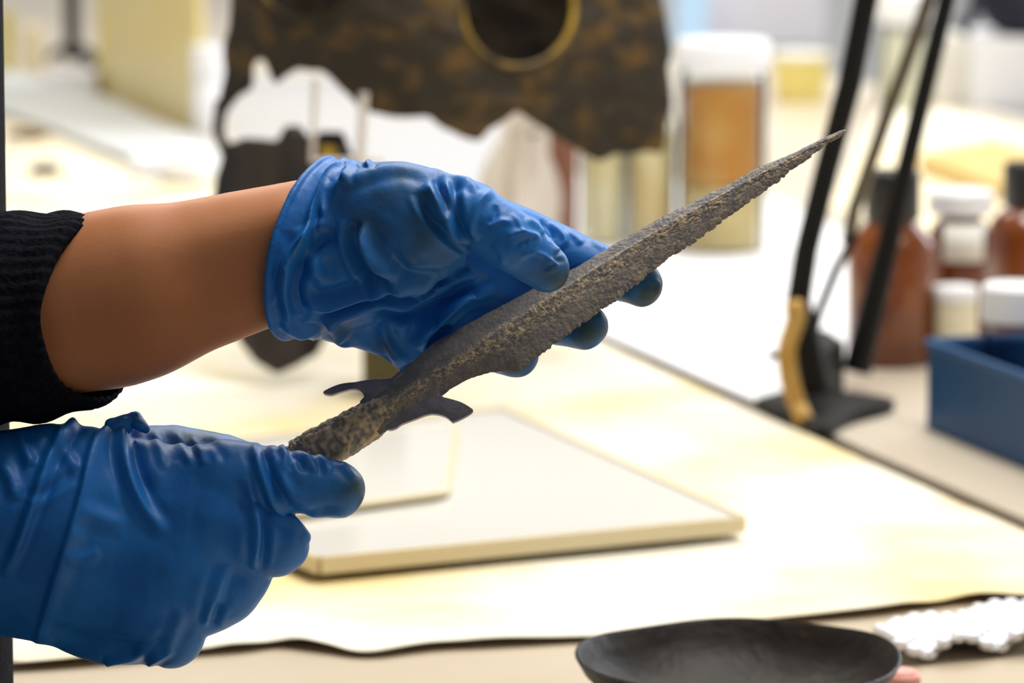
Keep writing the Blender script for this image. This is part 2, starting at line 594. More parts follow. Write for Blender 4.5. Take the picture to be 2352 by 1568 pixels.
def build_right_glove(parent):
    ax, X = grid((-250, 915, -260), (880, 1580, 250), 4.4)
    D = right_hand(X)
    pl = -(X[0] + 205.0) - 0.25 * (X[1] - 1200)
    bead = np.sqrt(D ** 2 + (pl + 6) ** 2) - 8
    shell = np.maximum(np.maximum(D, pl), -np.maximum(D + 14, -(pl + 70)))
    shell = smin(shell, bead, 6)
    v, q = nets(ax, shell)
    n_ = vnormals(v, q)
    F = [
        ([(190, 950), (165, 975), (119, 1041), (77, 1156), (40, 1254), (5, 1325)], 14, 12, 'ridge'),
        ([(290, 955), (255, 985), (213, 1020), (183, 1139), (153, 1241), (118, 1352), (78, 1490)], 17, 13, 'step'),
        ([(330, 985), (300, 978), (280, 1005), (294, 1083), (324, 1156), (380, 1228)], 15, 14, 'ridge'),
        ([(310, 1010), (318, 1070), (350, 1140)], -7, 16, 'ridge'),
        ([(352, 985), (364, 1030), (378, 1080)], 4.5, 9, 'ridge'),
        ([(378, 985), (392, 1030), (405, 1065)], -3, 9, 'ridge'),
        ([(405, 990), (424, 1035), (440, 1070)], 4.5, 9, 'ridge'),
        ([(440, 1005), (462, 1040), (470, 1070)], 4.5, 9, 'ridge'),
        ([(470, 1005), (500, 1030), (520, 1060)], -3, 10, 'ridge'),
        ([(40, 985), (60, 1040), (75, 1070)], 8, 12, 'ridge'),
        ([(0, 1060), (25, 1100), (38, 1150)], 8, 14, 'ridge'),
        ([(130, 980), (150, 1040), (180, 1080)], 6, 12, 'ridge'),
        ([(70, 1150), (130, 1110), (170, 1085)], -6, 12, 'ridge'),
        ([(185, 1165), (230, 1190), (290, 1205)], 5, 18, 'ridge'),
        ([(150, 1290), (200, 1280), (230, 1265)], 5, 14, 'ridge'),
        # knuckle creases
        ([(600, 1018), (612, 1060), (630, 1110), (664, 1166)], -13, 11, 'ridge'),
        ([(585, 1010), (596, 1060), (612, 1112), (640, 1168), (690, 1220)], 9, 12, 'ridge'),
        ([(566, 1095), (584, 1160), (592, 1230), (593, 1310)], 10, 12, 'ridge'),
        ([(604, 1170), (606, 1240), (598, 1310)], -11, 10, 'ridge'),
        ([(520, 1295), (500, 1350), (486, 1405), (480, 1440)], 9, 12, 'ridge'),
        ([(505, 1380), (492, 1415), (486, 1440)], -11, 10, 'ridge'),
        ([(420, 1400), (400, 1450), (380, 1500)], 6, 13, 'ridge'),
        ([(655, 1185), (690, 1212), (712, 1244)], 8, 9, 'ridge'),
        # index finger
        ([(640, 1024), (655, 1045), (650, 1080)], 9, 8, 'ridge'),
        ([(655, 1030), (685, 1055), (700, 1085)], -7, 8, 'ridge'),
        ([(690, 1045), (715, 1060), (724, 1085)], 7, 8, 'ridge'),
        ([(722, 1045), (745, 1060), (755, 1090)], 7, 8, 'ridge'),
        ([(640, 1100), (680, 1140), (740, 1172)], 5, 12, 'ridge'),
        ([(783, 1062), (800, 1080), (815, 1100)], 5, 8, 'ridge'),
        ([(700, 1185), (755, 1178), (800, 1180)], 6, 8, 'ridge'),
        # underside
        ([(90, 1440), (200, 1468), (330, 1480), (400, 1470)], -8, 16, 'ridge'),
        ([(240, 1525), (262, 1515), (330, 1500)], 8, 9, 'ridge'),
        ([(330, 1535), (360, 1510), (400, 1490)], 8, 9, 'ridge'),
    ]
    disp = noise3(v, 0.009, 3.5, 2.7) + noise3(v, 0.03, 0.8, 5.1)
    for line, amp, w_, k in F:
        disp += fold(v, n_, line, amp * 1.15, w_, k, -0.3)
    v = v + n_ * disp[:, None]
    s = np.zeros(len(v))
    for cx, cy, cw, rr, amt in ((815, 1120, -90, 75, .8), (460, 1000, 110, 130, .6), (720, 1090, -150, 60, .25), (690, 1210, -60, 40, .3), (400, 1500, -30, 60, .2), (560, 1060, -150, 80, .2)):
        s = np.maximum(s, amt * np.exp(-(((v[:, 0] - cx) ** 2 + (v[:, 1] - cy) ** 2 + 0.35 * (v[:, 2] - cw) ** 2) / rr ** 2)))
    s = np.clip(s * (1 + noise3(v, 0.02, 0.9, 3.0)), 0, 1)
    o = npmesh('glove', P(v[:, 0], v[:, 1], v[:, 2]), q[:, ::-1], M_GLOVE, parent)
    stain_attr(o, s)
    return o


# ---- the person: one continuous body, gloves, sweater
def arms(X):
    L = rcone(X, (700, 562, 14), 150, (262, 686, 10), 195, 0.66)
    L = smin(L, rcone(X, (300, 674, 10), 193, (-150, 775, 20), 205, 0.74), 40)
    L = smin(L, rcone(X, (-150, 775, 20), 205, (-800, 930, 60), 225, 0.85), 60)
    L = smin(L, rcone(X, (330, 610, -40), 30, (660, 512, -58), 26), 80)                 # tendon along the wrist
    R = rcone(X, (-250, 1235, 10), 180, (-980, 1330, -420), 260, 0.8)
    return np.minimum(L, R)


def build_body(parent):
    ax, X = grid((-1000, 300, -760), (1560, 1620, 360), 11.0)
    D = arms(X)
    D = smin(D, np.minimum(left_hand(X, 44.0, False), right_hand(X, 40.0, False)), 20)
    v, q = nets(ax, D, 3)
    return npmesh('body', P(v[:, 0], v[:, 1], v[:, 2]), q[:, ::-1], M_SKIN, parent)


def build_sleeve(parent):
    th_k = np.radians([0, 45, 90, 135, 180, 215, 270, 315, 360])
    rim_k = np.array([248, 142, 84, 132, 240, 296, 300, 282, 248.])
    nt, na = 60, 240
    kk = np.concatenate([th_k[:-1] - 2 * math.pi, th_k[:-1], th_k[:-1] + 2 * math.pi]); rr_ = np.tile(rim_k[:-1], 3)
    fine = np.linspace(-math.pi, 3 * math.pi, 721)
    ker = np.exp(-np.linspace(-2.2, 2.2, 61) ** 2); ker /= ker.sum()
    sm = np.convolve(np.interp(fine, kk, rr_), ker, 'same')
    rim_at = lambda th: float(np.interp(th, fine, sm))
    v, q = [], []
    layers = []
    for lay in range(2):
        for i in range(nt):
            t = i / (nt - 1)
            for k in range(na):
                th = 2 * math.pi * k / na
                j = min(np.searchsorted(th_k, th, 'right') - 1, 7)
                u = (th - th_k[j]) / (th_k[j + 1] - th_k[j])
                rx = rim_at(th)
                x = -980 + (rx + 980) * t ** 0.7
                cy = 712 + (240 - x) * 0.10 + max(0, -x) * 0.14
                ry = 222 + (240 - x) * 0.10
                rib = 2.2 * math.sin(th * 46)
                bunch = 7 * math.sin(x * 0.035 + 2.2 * math.sin(th * 1.3)) * min(1, (rx - x) / 90)
                nz = 9 * mnoise.noise(Vector((x * 0.012, math.cos(th) * 2, math.sin(th) * 2)))
                edge = -10 * max(0, 1 - (rx - x) / 26)
                r = ry + rib + bunch + nz + edge - (14 if lay else 0)
                v.append((x, cy - math.cos(th) * r, 15 - math.sin(th) * r * 0.86 + max(0, -x) * 0.06))
    N = nt * na
    for lay in range(2):
        for i in range(nt - 1):
            for k in range(na):
                k2 = (k + 1) % na
                f = [lay * N + i * na + k, lay * N + i * na + k2, lay * N + (i + 1) * na + k2, lay * N + (i + 1) * na + k]
                q.append(f if not lay else f[::-1])
    for k in range(na):
        k2 = (k + 1) % na
        q.append([(nt - 1) * na + k, (nt - 1) * na + k2, N + (nt - 1) * na + k2, N + (nt - 1) * na + k])
    v = np.array(v)
    return npmesh('sleeve', P(v[:, 0], v[:, 1], v[:, 2]), np.array(q), M_KNIT, parent)


def build_sweater(parent):
    ax, X = grid((-1560, -2300, -1100), (120, 2500, 1760), 38.0)
    tor = rcone(X, (-575, -1500, 500), 560, (-600, 2100, 500), 640, 1.62)
    tor = smin(tor, rcone(X, (-700, -1620, -350), 300, (-700, -1620, 1330), 300), 260)
    tor = smin(tor, rcone(X, (-720, -1600, 1330), 300, (-880, 900, 190), 265), 120)
    tor = smin(tor, rcone(X, (-880, 930, 150), 268, (-820, 925, 62), 262), 60)
    tor = smin(tor, rcone(X, (-720, -1600, -350), 300, (-1120, 1270, -560), 290), 120)
    tor = smin(tor, rcone(X, (-1120, 1300, -500), 290, (-420, 1262, -110), 252, 0.85), 60)
    tor = np.maximum(tor, X[1] - 2380 + 0 * X[0])
    v, q = nets(ax, tor, 3)
    return npmesh('sweater', P(v[:, 0], v[:, 1], v[:, 2]), q[:, ::-1], M_KNIT, parent)


person = empty('person', (-0.31, 1.66, 0.0))
tag(person, 'person in a black knit sweater and blue gloves holding a bronze spearhead in both hands', 'person')
build_body(person)
gl = build_left_glove(person)
gr = build_right_glove(person)
gl['label'] = 'blue nitrile glove with a loose cuff, palm to the camera, thumb pressed on the blade'
gr['label'] = 'blue nitrile glove seen from the back of the hand, closed round the spear socket'
sw = build_sweater(person)
build_sleeve(sw)


def build_legs():
    x, y = -0.33, 1.56
    for sgn in (-1, 1):
        yy = y + sgn * 0.105
        pts = [(x + 0.01, yy - sgn * 0.02, 0.80), (x + 0.01, yy, 0.66), (x + 0.02, yy, 0.50), (x + 0.015, yy, 0.30), (x - 0.01, yy, 0.06)]
        tube('trouser_leg', pts, [0.098, 0.092, 0.078, 0.066, 0.066], M_KNIT, person, 24)
        bm = bmesh.new()
        bmesh.ops.create_uvsphere(bm, u_segments=24, v_segments=12, radius=1)
        for v in bm.verts:
            v.co = Vector((x + 0.055 + v.co.x * 0.135, yy + v.co.y * 0.05 * (1 - 0.15 * v.co.x), 0.0012 + max(0, v.co.z * (0.055 - 0.025 * v.co.x) + 0.035)))
        bm_obj('shoe', bm, M_KNIT, person)


build_legs()

# ------------------------------------------------------------------ the spearhead
AX = np.array([0.862, -0.507]); AX /= np.linalg.norm(AX)     # along the spear in the photo, socket -> tip
PP = np.array([-AX[1], AX[0]])                               # towards the lower edge
OR_ = np.array([1059.0, 819.0])                              # a point of the midrib
def sp(t, p):
    return OR_ + AX * t + PP * p
def st(px, py):
    d = np.array([px, py], float) - OR_
    return float(d @ AX), float(d @ PP)
TILT = 0.60                                                  # the face leans back: w falls towards the lower edge
UPPER = [(1944, 297), (1934, 298), (1895, 315), (1821, 352), (1746, 382), (1672, 424), (1598, 460), (1508, 505), (1419, 556), (1330, 609), (1240, 655), (1150, 703), (1080, 740), (1000, 785), (940, 835), (896, 870), (862, 895), (835, 912), (812, 938)]
LOWER = [(1944, 301), (1928, 316), (1898, 334), (1865, 361), (1818, 391), (1794, 415), (1767, 433), (1717, 468), (1675, 498), (1640, 526), (1600, 556), (1568, 575), (1520, 606), (1470, 650), (1413, 694), (1386, 709), (1336, 748), (1295, 777), (1268, 798), (1229, 825), (1207, 846), (1200, 853), (1152, 852), (1116, 858), (1071, 873), (1036, 893), (1015, 910), (985, 925), (950, 950), (900, 983)]
RIDGE = [(1944, 299), (1910, 314), (1776, 384), (1657, 448), (1568, 497), (1508, 532), (1434, 576), (1360, 622), (1341, 634), (1235, 702), (1126, 772), (1059, 819), (993, 858), (930, 898), (850, 962)]
def interp(poly):
    a = np.array([st(*p) for p in poly]); a = a[np.argsort(a[:, 0])]
    return lambda t: np.interp(t, a[:, 0], a[:, 1])
fU, fL, fR = interp(UPPER), interp(LOWER), interp(RIDGE)

M_BRONZE = attr_mat('corroded_bronze', 'stain', (0.235, 0.205, 0.18), (0.60, 0.46, 0.28), 0.48, metal=0.05, col2=(0.165, 0.15, 0.145), scale=160, detail=6,
                    bump=0.35, bscale=600, spec=0.5)
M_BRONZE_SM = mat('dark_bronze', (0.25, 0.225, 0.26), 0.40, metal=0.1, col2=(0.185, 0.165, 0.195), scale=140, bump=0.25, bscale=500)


def build_spear():
    root = empty('spearhead', tuple(P(1000, 855, 0)))
    tag(root, 'dark corroded bronze spearhead with two side lugs, held in both gloved hands', 'spearhead')
    t0, t1 = st(850, 962)[0], st(1943, 299)[0]
    nt, hp = 560, 40
    v, sv = [], []
    TT = np.linspace(t0, t1, nt)
    for t in TT:
        u, l, rg = float(fU(t)), float(fL(t)), float(fR(t))
        fine = 2.2 * mnoise.noise(Vector((t * 0.05, 1.3, 0))) + 1.5 * mnoise.noise(Vector((t * 0.17, 4.3, 0)))
        jag = max(0, mnoise.noise(Vector((t * 0.11, 7.7, 0)))) * 7 + max(0, mnoise.noise(Vector((t * 0.3, 2.7, 0)))) * 4.5
        u += fine * 0.5
        if t < st(1200, 853)[0]: jag *= 0.3
        rg = min(max(rg, u + 1), l - 1)
        hgt = 20 * min(1, (l - u) / 130)
        for side in (0, 1):                       # 0 front, 1 back
            for k in range(2 * hp + 1):
                s = k / hp - 1
                p = rg + (rg - u) * s if s < 0 else rg + (l - rg) * s
                a = abs(s)
                if s > 0.6: p -= jag * ((s - 0.6) / 0.4) ** 2
                prof = (1 - a) ** 1.25 * hgt + 5 * (1 - a ** 6)      # raised midrib, thin edge
                # corrosion: a pitted belt along and below the midrib
                if side == 0:
                    belt = math.exp(-((s - 0.16) / 0.30) ** 2) if s > -0.1 else math.exp(-((s + 0.1) / 0.07) ** 2) * 0.7
                    belt = max(belt, (0.34 if t > 330 else 0.16) if s > 0 else 0.0)
                    n1 = mnoise.noise(Vector((t * 0.075, p * 0.11, 0.5)))
                    n2 = mnoise.noise(Vector((t * 0.20 - p * 0.10, p * 0.34, 8.5)))
                    n3 = mnoise.noise(Vector((t * 0.03, p * 0.05, 3.1)))
                    pit = belt * (1.3 * n1 + 1.8 * n2) * (0.75 + 0.7 * n3)
                    prof += pit + 0.3 * n2
                    w_ = -prof
                    c = belt * (0.42 + 1.5 * n2 + 0.8 * n1 + 0.7 * n3)
                    sv.append(min(1, max(0, c)))
                else:
                    w_ = prof * 0.8
                    sv.append(0)
                xy = sp(t, p)
                v.append((xy[0], xy[1], -TILT * p + w_))
    v = np.array(v); m = 2 * hp + 1
    q = []
    for i in range(nt - 1):
        for side in (0, 1):
            for k in range(m - 1):
                a = (i * 2 + side) * m + k
                b = ((i + 1) * 2 + side) * m + k
                q.append([a, a + 1, b + 1, b] if side else [a, b, b + 1, a + 1])
        for k in (0, m - 1):                      # edges
            a, b = (i * 2) * m + k, (i * 2 + 1) * m + k
            a2, b2 = ((i + 1) * 2) * m + k, ((i + 1) * 2 + 1) * m + k
            q.append([a, b, b2, a2] if k == 0 else [a, a2, b2, b])
    bl = npmesh('blade', P(v[:, 0], v[:, 1], v[:, 2]), np.array(q)[:, ::-1], M_BRONZE, root)
    stain_attr(bl, np.array(sv))

    def lug(pts, label=None):
        pts = spline(pts + [pts[0]], 90)[:-1]
        bm = bmesh.new()
        vs = []
        for x, y in pts:
            t, p = st(x, y)
            vs.append(bm.verts.new(Vector(P(x, y, -TILT * p - 7))))
        f = bm.faces.new(vs)
        bmesh.ops.recalc_face_normals(bm, faces=[f])
        if f.normal.dot(Vector(FV)) > 0: f.normal_flip()
        ext = bmesh.ops.extrude_face_region(bm, geom=[f])
        nv = [e for e in ext['geom'] if isinstance(e, bmesh.types.BMVert)]
        bmesh.ops.translate(bm, verts=nv, vec=Vector(FV) * 22 * S + Vector((0, 0, -5 * S)))
        bmesh.ops.bevel(bm, geom=[e for e in bm.edges if len(e.link_faces) == 2 and e.calc_face_angle(0) > 0.9], offset=1.6 * S, segments=2, affect='EDGES', profile=0.5)
        bmesh.ops.triangulate(bm, faces=[g for g in bm.faces if len(g.verts) > 4])
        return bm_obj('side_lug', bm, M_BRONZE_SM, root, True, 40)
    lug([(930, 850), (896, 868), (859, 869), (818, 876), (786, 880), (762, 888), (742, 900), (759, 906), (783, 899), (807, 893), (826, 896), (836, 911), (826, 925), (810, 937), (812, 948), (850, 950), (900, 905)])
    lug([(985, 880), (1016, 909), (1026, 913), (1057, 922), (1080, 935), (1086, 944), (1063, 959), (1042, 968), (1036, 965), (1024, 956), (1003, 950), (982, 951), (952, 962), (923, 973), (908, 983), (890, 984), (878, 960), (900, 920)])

    # socket: a rough tube with a collar, running on into the closed hand
    cl = [(905, 930), (850, 965), (781, 1005), (712, 1047), (690, 1060), (676, 1068), (600, 1112), (450, 1198), (330, 1268)]
    rr = [30, 44, 49.5, 53, 54, 43, 44, 40, 36]
    pts = spline([(a, b, r) for (a, b), r in zip(cl, rr)], 150)
    v, sv, q = [], [], []
    seg = 72
    for i, (x, y, r) in enumerate(pts):
        tx = pts[min(i + 1, 149)] - pts[max(i - 1, 0)]
        d = tx[:2] / np.linalg.norm(tx[:2])
        nrm = np.array([-d[1], d[0]])
        for k in range(seg):
            a = 2 * math.pi * k / seg
            n1 = mnoise.noise(Vector((i * 0.16, math.cos(a) * 1.8, math.sin(a) * 1.8)))
            n2 = mnoise.noise(Vector((i * 0.45, math.cos(a) * 4.5, math.sin(a) * 4.5)))
            ro = r + 4.5 * n1 + 3.4 * n2
            v.append((x + nrm[0] * math.cos(a) * ro, y + nrm[1] * math.cos(a) * ro, 0 - math.sin(a) * ro))
            sv.append(min(1, max(0, 0.30 + 1.1 * n1 + 1.4 * n2)))
    for i in range(149):
        for k in range(seg):
            k2 = (k + 1) % seg
            q.append([i * seg + k, i * seg + k2, (i + 1) * seg + k2, (i + 1) * seg + k])
    v = np.array(v)
    so = npmesh('socket', P(v[:, 0], v[:, 1], v[:, 2]), np.array(q), M_BRONZE, root)
    stain_attr(so, np.array(sv))
    bm = bmesh.new(); bm.from_mesh(so.data)
    bmesh.ops.holes_fill(bm, edges=[e for e in bm.edges if e.is_boundary])
    bmesh.ops.recalc_face_normals(bm, faces=bm.faces)
    bm.to_mesh(so.data); bm.free()
    return root


build_spear()
#BACKGROUND
# ------------------------------------------------------------------ room shell
GD = Vector((0.331, -0.944, 0))                 # direction of the joint between the two benches (towards the camera)
GN = Vector((0.944, 0.331, 0))                  # across it, away from the person
G0 = T(1840, 976)                               # a point of the joint
M_WALL = mat('wall_paint', (0.72, 0.73, 0.75), 0.8, bump=0.05, bscale=200)
M_FLOOR = mat('floor_vinyl', (0.30, 0.30, 0.31), 0.45, col2=(0.36, 0.36, 0.36), scale=30)
M_CEIL = mat('ceiling_paint', (0.78, 0.78, 0.76), 0.9)


def box(name, lo, hi, m, parent=None, bev=0.0):
    x0, y0, z0 = lo; x1, y1, z1 = hi
    return prism(name, [(x0, y0, z0), (x1, y0, z0), (x1, y1, z0), (x0, y1, z0)], z1 - z0, m, parent, bev)


tag(box('floor', (-3, -1.5, -0.1), (3, 6.6, 0), M_FLOOR), kind='structure')
tag(box('wall_back', (-3, 6.5, 0), (3, 6.6, 2.8), M_WALL), kind='structure')
tag(box('wall_right', (2.9, -1.5, 0), (3, 6.5, 2.8), M_WALL), kind='structure')
tag(box('wall_left', (-3, -1.5, 0), (-2.9, 6.5, 2.8), M_WALL), kind='structure')
tag(box('ceiling', (-3, -1.5, 2.8), (3, 6.6, 2.9), M_CEIL), kind='structure')

# ------------------------------------------------------------------ the two benches
M_BENCH1 = mat('bench_laminate', (0.52, 0.43, 0.31), 0.35, col2=(0.56, 0.47, 0.35), scale=6)
M_BENCH2 = mat('bench_laminate_pale', (0.58, 0.50, 0.39), 0.28, col2=(0.64, 0.57, 0.47), scale=5)
M_STEEL = mat('grey_steel', (0.35, 0.35, 0.36), 0.4, metal=0.8)


def bench(name, label, a0, a1, d0, d1, m):
    """a: along GD from G0, d: along GN from G0"""
    r = empty(name, (G0.x, G0.y, 0))
    tag(r, label, 'workbench')
    q = lambda a, d, z: Vector((G0.x, G0.y, 0)) + GD * a + GN * d + Vector((0, 0, z))
    prism('worktop', [q(a0, d0, TABLE - 0.035), q(a1, d0, TABLE - 0.035), q(a1, d1, TABLE - 0.035), q(a0, d1, TABLE - 0.035)], 0.035, m, r, 0.003)
    for a in (a0 + 0.06, a1 - 0.06):
        for d in (d0 + 0.05, d1 - 0.05):
            e = 0.02
            prism('leg', [q(a - e, d - e, 0), q(a + e, d - e, 0), q(a + e, d + e, 0), q(a - e, d + e, 0)], TABLE - 0.0352, M_STEEL, r)
    prism('rail', [q(a0 + 0.09, d1 - 0.07, TABLE - 0.11), q(a1 - 0.09, d1 - 0.07, TABLE - 0.11), q(a1 - 0.09, d1 - 0.04, TABLE - 0.11), q(a0 + 0.09, d1 - 0.04, TABLE - 0.11)], 0.06, M_STEEL, r)
    return r


bench('workbench', 'long laminate workbench covered with cream paper under the gloved hands', -4.3, 1.6, -0.605, -0.007, M_BENCH1)
bench('workbench', 'pale laminate workbench beyond the dark joint, carrying jars, bottles and the blue tray', -4.3, 1.6, 0.007, 0.95, M_BENCH2)

# ------------------------------------------------------------------ cream paper over the near bench
M_PAPER = mat('cream_paper', (0.79, 0.735, 0.61), 0.7, col2=(0.79, 0.63, 0.31), scale=6.5, detail=3, lo=0.45, hi=0.66, bump=0.15, bscale=90, spec=0.3)


def build_paper():
    edge = spline([(-260, 1560), (100, 1540), (300, 1524), (440, 1510), (560, 1500), (650, 1490), (740, 1500), (850, 1513), (1000, 1496), (1130, 1489), (1330, 1478),
                   (1520, 1462), (1800, 1436), (2000, 1418), (2120, 1402), (2220, 1390), (2352, 1386), (2480, 1376), (2640, 1366), (2800, 1360)], 130)
    nu, nv = 130, 60
    v, f = [], []
    for i in range(nu):
        p0 = T(*edge[i])
        # run from the front edge away along the bench
        L = (p0 - (G0 - GD * 2.1)).dot(GD)
        for j in range(nv):
            t = (j / (nv - 1)) ** 1.6
            p = p0 - GD * (L * t)
            d = (p - G0).dot(GN)
            if d > -0.012: p = p - GN * (d + 0.012)
            if d < -0.60: p = p - GN * (d + 0.60)
            z = 0.0012 + 0.0035 * max(0, mnoise.noise(Vector((p.x * 9, p.y * 5, 0.3)))) * min(1, t * 12)
            lift = max(0, 1 - t * 38)
            z += lift * (0.0035 + 0.003 * max(-0.6, mnoise.noise(Vector((i * 0.12, 2.2, 0)))))
            v.append(Vector((p.x, p.y, TABLE + z)))
    for i in range(nu - 1):
        for j in range(nv - 1):
            a = i * nv + j
            f.append((a, a + nv, a + nv + 1, a + 1))
    o = pymesh('paper_sheet', v, f, M_PAPER)
    bm = bmesh.new(); bm.from_mesh(o.data)
    bmesh.ops.remove_doubles(bm, verts=bm.verts, dist=0.0012)
    bmesh.ops.dissolve_degenerate(bm, edges=bm.edges, dist=0.0008)
    bmesh.ops.delete(bm, geom=[q for q in bm.faces if q.calc_area() < 2e-7], context='FACES')
    bmesh.ops.delete(bm, geom=[q for q in bm.verts if not q.link_faces], context='VERTS')
    bm.to_mesh(o.data); bm.free()
    md = o.modifiers.new('thickness', 'SOLIDIFY'); md.thickness = 0.0004; md.offset = -1
    return tag(o, 'large sheet of cream paper with yellow stains and a curling front edge on the bench', 'paper')


build_paper()

# ------------------------------------------------------------------ acrylic plates on the paper
M_ACR = mat('pale_acrylic', (0.66, 0.64, 0.59), 0.15, spec=0.5)
M_ACR_EDGE = mat('acrylic_edge', (0.74, 0.63, 0.40), 0.3)


def plate(name, label, px, h, z0, inset):
    c = [T(x, y, z0) for x, y in px]
    o = empty(name, tuple(sum(c, Vector()) / 4))
    tag(o, label, 'acrylic sheet')
    prism('panel', c, h, M_ACR, o, 0.001)
    n = len(c); cen = sum(c, Vector()) / n
    ins = lambda p, k: p + (cen - p).normalized() * k
    bm = bmesh.new()
    for i in range(n):
        a, b = c[i], c[(i + 1) % n]
        out = (b - a).cross(Vector((0, 0, 1))).normalized()
        if out.dot(a - cen) < 0: out = -out
        q = [a + out * 0.0002, b + out * 0.0002, b + out * 0.003, a + out * 0.003]
        lo = [bm.verts.new(p) for p in q]; hi = [bm.verts.new(p + Vector((0, 0, h + 0.001))) for p in q]
        bm.faces.new(lo); bm.faces.new(hi)
        for k in range(4): bm.faces.new((lo[k], lo[(k + 1) % 4], hi[(k + 1) % 4], hi[k]))
    e = bm_obj('edge_strip', bm, M_ACR_EDGE, o, False)
    e['label'] = 'yellowed edge'
    return o


plate('acrylic_plate', 'large pale acrylic plate with yellowish edges lying on the cream paper', [(1150, 968), (1702, 1222), (735, 1316), (188, 1086)], 0.008, 0.006, 0.01)


def rounded_plate():
    NR, FR, NL = T(1026, 1140, 0.0155), T(1046, 985, 0.0155), T(560, 1206, 0.0155)
    c = [NL + (FR - NR), FR, NR, NL]
    o = empty('acrylic_cover', tuple(c[2])); tag(o, 'smaller rounded acrylic cover lying on the large acrylic plate, beside the extended index finger', 'acrylic sheet')
    pts = []
    for i in range(4):
        p, a, b = c[i], c[i - 1], c[(i + 1) % 4]
        p0, p1 = p + (a - p).normalized() * 0.012, p + (b - p).normalized() * 0.012
        for k in range(6):
            t = k / 5
            pts.append(p0 * (1 - t) ** 2 + p * 2 * t * (1 - t) + p1 * t * t)
    prism('panel', pts, 0.004, M_ACR, o)
    tube('edge_strip', [p + Vector((0, 0, 0.002)) for p in pts + [pts[0]]], 0.0024, M_ACR_EDGE, o, 8)['label'] = 'yellowed rounded edge'


rounded_plate()

# ------------------------------------------------------------------ dark bowl, bubble wrap, pink piece (bench front)
M_BOWL = mat('dark_bronze_bowl', (0.012, 0.009, 0.007), 0.5, metal=0.0, col2=(0.024, 0.017, 0.012), scale=40, bump=0.4, bscale=120, spec=0.22)


def build_bowl():
    y = 1.655
    rim = at_y(1695, 1507, y)
    h = rim.z - TABLE
    R = 375 * depth(rim) / FPX
    b = Vector((rim.x, y, TABLE))
    prof = [(0, 0.0005), (R * .30, 0.0005), (R * .55, h * .16), (R * .80, h * .46), (R * .95, h * .80), (R, h), (R - 0.0012, h + 0.0008), (R - 0.003, h - 0.0008), (R * .92, h * .76), (R * .76, h * .44), (R * .52, h * .20), (R * .28, 0.0035), (0, 0.0035)]
    o = lathe('bowl', b, prof, M_BOWL, seg=96, angle=60)
    for vv in o.data.vertices:
        a = math.atan2(vv.co.y - b.y, vv.co.x - b.x)
        vv.co.z += (0.0012 * math.sin(2 * a + 1) + 0.0007 * math.sin(5 * a)) * (vv.co.z - TABLE) / h
    tag(o, 'shallow dark bronze bowl with a thin rim on the bench front', 'bowl')


build_bowl()
M_BUBBLE = mat('bubble_plastic', (0.90, 0.90, 0.93), 0.12, spec=0.8, coat=0.6)


def build_bubbles():
    c = [T(2010, 1462), T(2420, 1392), T(2420, 1500), T(2060, 1534)]
    o = empty('bubble_wrap', tuple(c[3])); tag(o, 'strip of shiny bubble wrap on the bench beside the dark bowl', 'bubble wrap')
    def pt(u, w):
        p = (c[0] * (1 - u) + c[1] * u) * (1 - w) + (c[3] * (1 - u) + c[2] * u) * w
        return p + Vector((0, 0, 0.003 + 0.009 * abs(math.sin(u * 7 + w * 2)) * (0.4 + 0.6 * w)))
    v = [pt(i / 30, j / 10) for i in range(31) for j in range(11)]
    f = [(i * 11 + j, i * 11 + 11 + j, i * 11 + 12 + j, i * 11 + j + 1) for i in range(30) for j in range(10)]
    sh = pymesh('film', v, f, M_BUBBLE, o)
    md = sh.modifiers.new('t', 'SOLIDIFY'); md.thickness = 0.0006
    bm = bmesh.new()
    for i in range(11):
        for j in range(9):
            p = pt((i + 0.5 * (j % 2) + .25) / 11, (j + .5) / 9)
            bmesh.ops.create_icosphere(bm, subdivisions=2, radius=0.0042, matrix=Matrix.Translation(p) @ Matrix.Diagonal((1, 1, .75, 1)))
    tag(bm_obj('bubbles', bm, M_BUBBLE, o), kind='stuff')


build_bubbles()
M_PINK = mat('pink_rubber', (0.80, 0.36, 0.30), 0.5)
lathe('eraser', T(2072, 1584), [(0, 0), (0.0075, 0.0), (0.0085, 0.002), (0.0085, 0.007), (0.006, 0.0095), (0, 0.01)], M_PINK, seg=24)
tag(bpy.data.objects['eraser'], 'small pink rubber piece beside the right side of the dark bowl', 'eraser')

# ------------------------------------------------------------------ the corroded helmet on its stand
M_HELM = mat('corroded_helmet', (0.028, 0.019, 0.008), 0.6, metal=0.0, col2=(0.19, 0.095, 0.008), scale=38, detail=6, lo=0.50, hi=0.80, bump=0.8, bscale=60, stretch=(1, 1, 1.6))
M_GUARD = mat('corroded_iron', (0.018, 0.015, 0.015), 0.5, metal=0.2, col2=(0.05, 0.038, 0.03), scale=30, bump=0.5, bscale=80)
M_GOLD = mat('gilt_rim', (0.50, 0.31, 0.03), 0.45, metal=0.2, col2=(0.035, 0.026, 0.012), scale=18, detail=2, lo=0.36, hi=0.52)


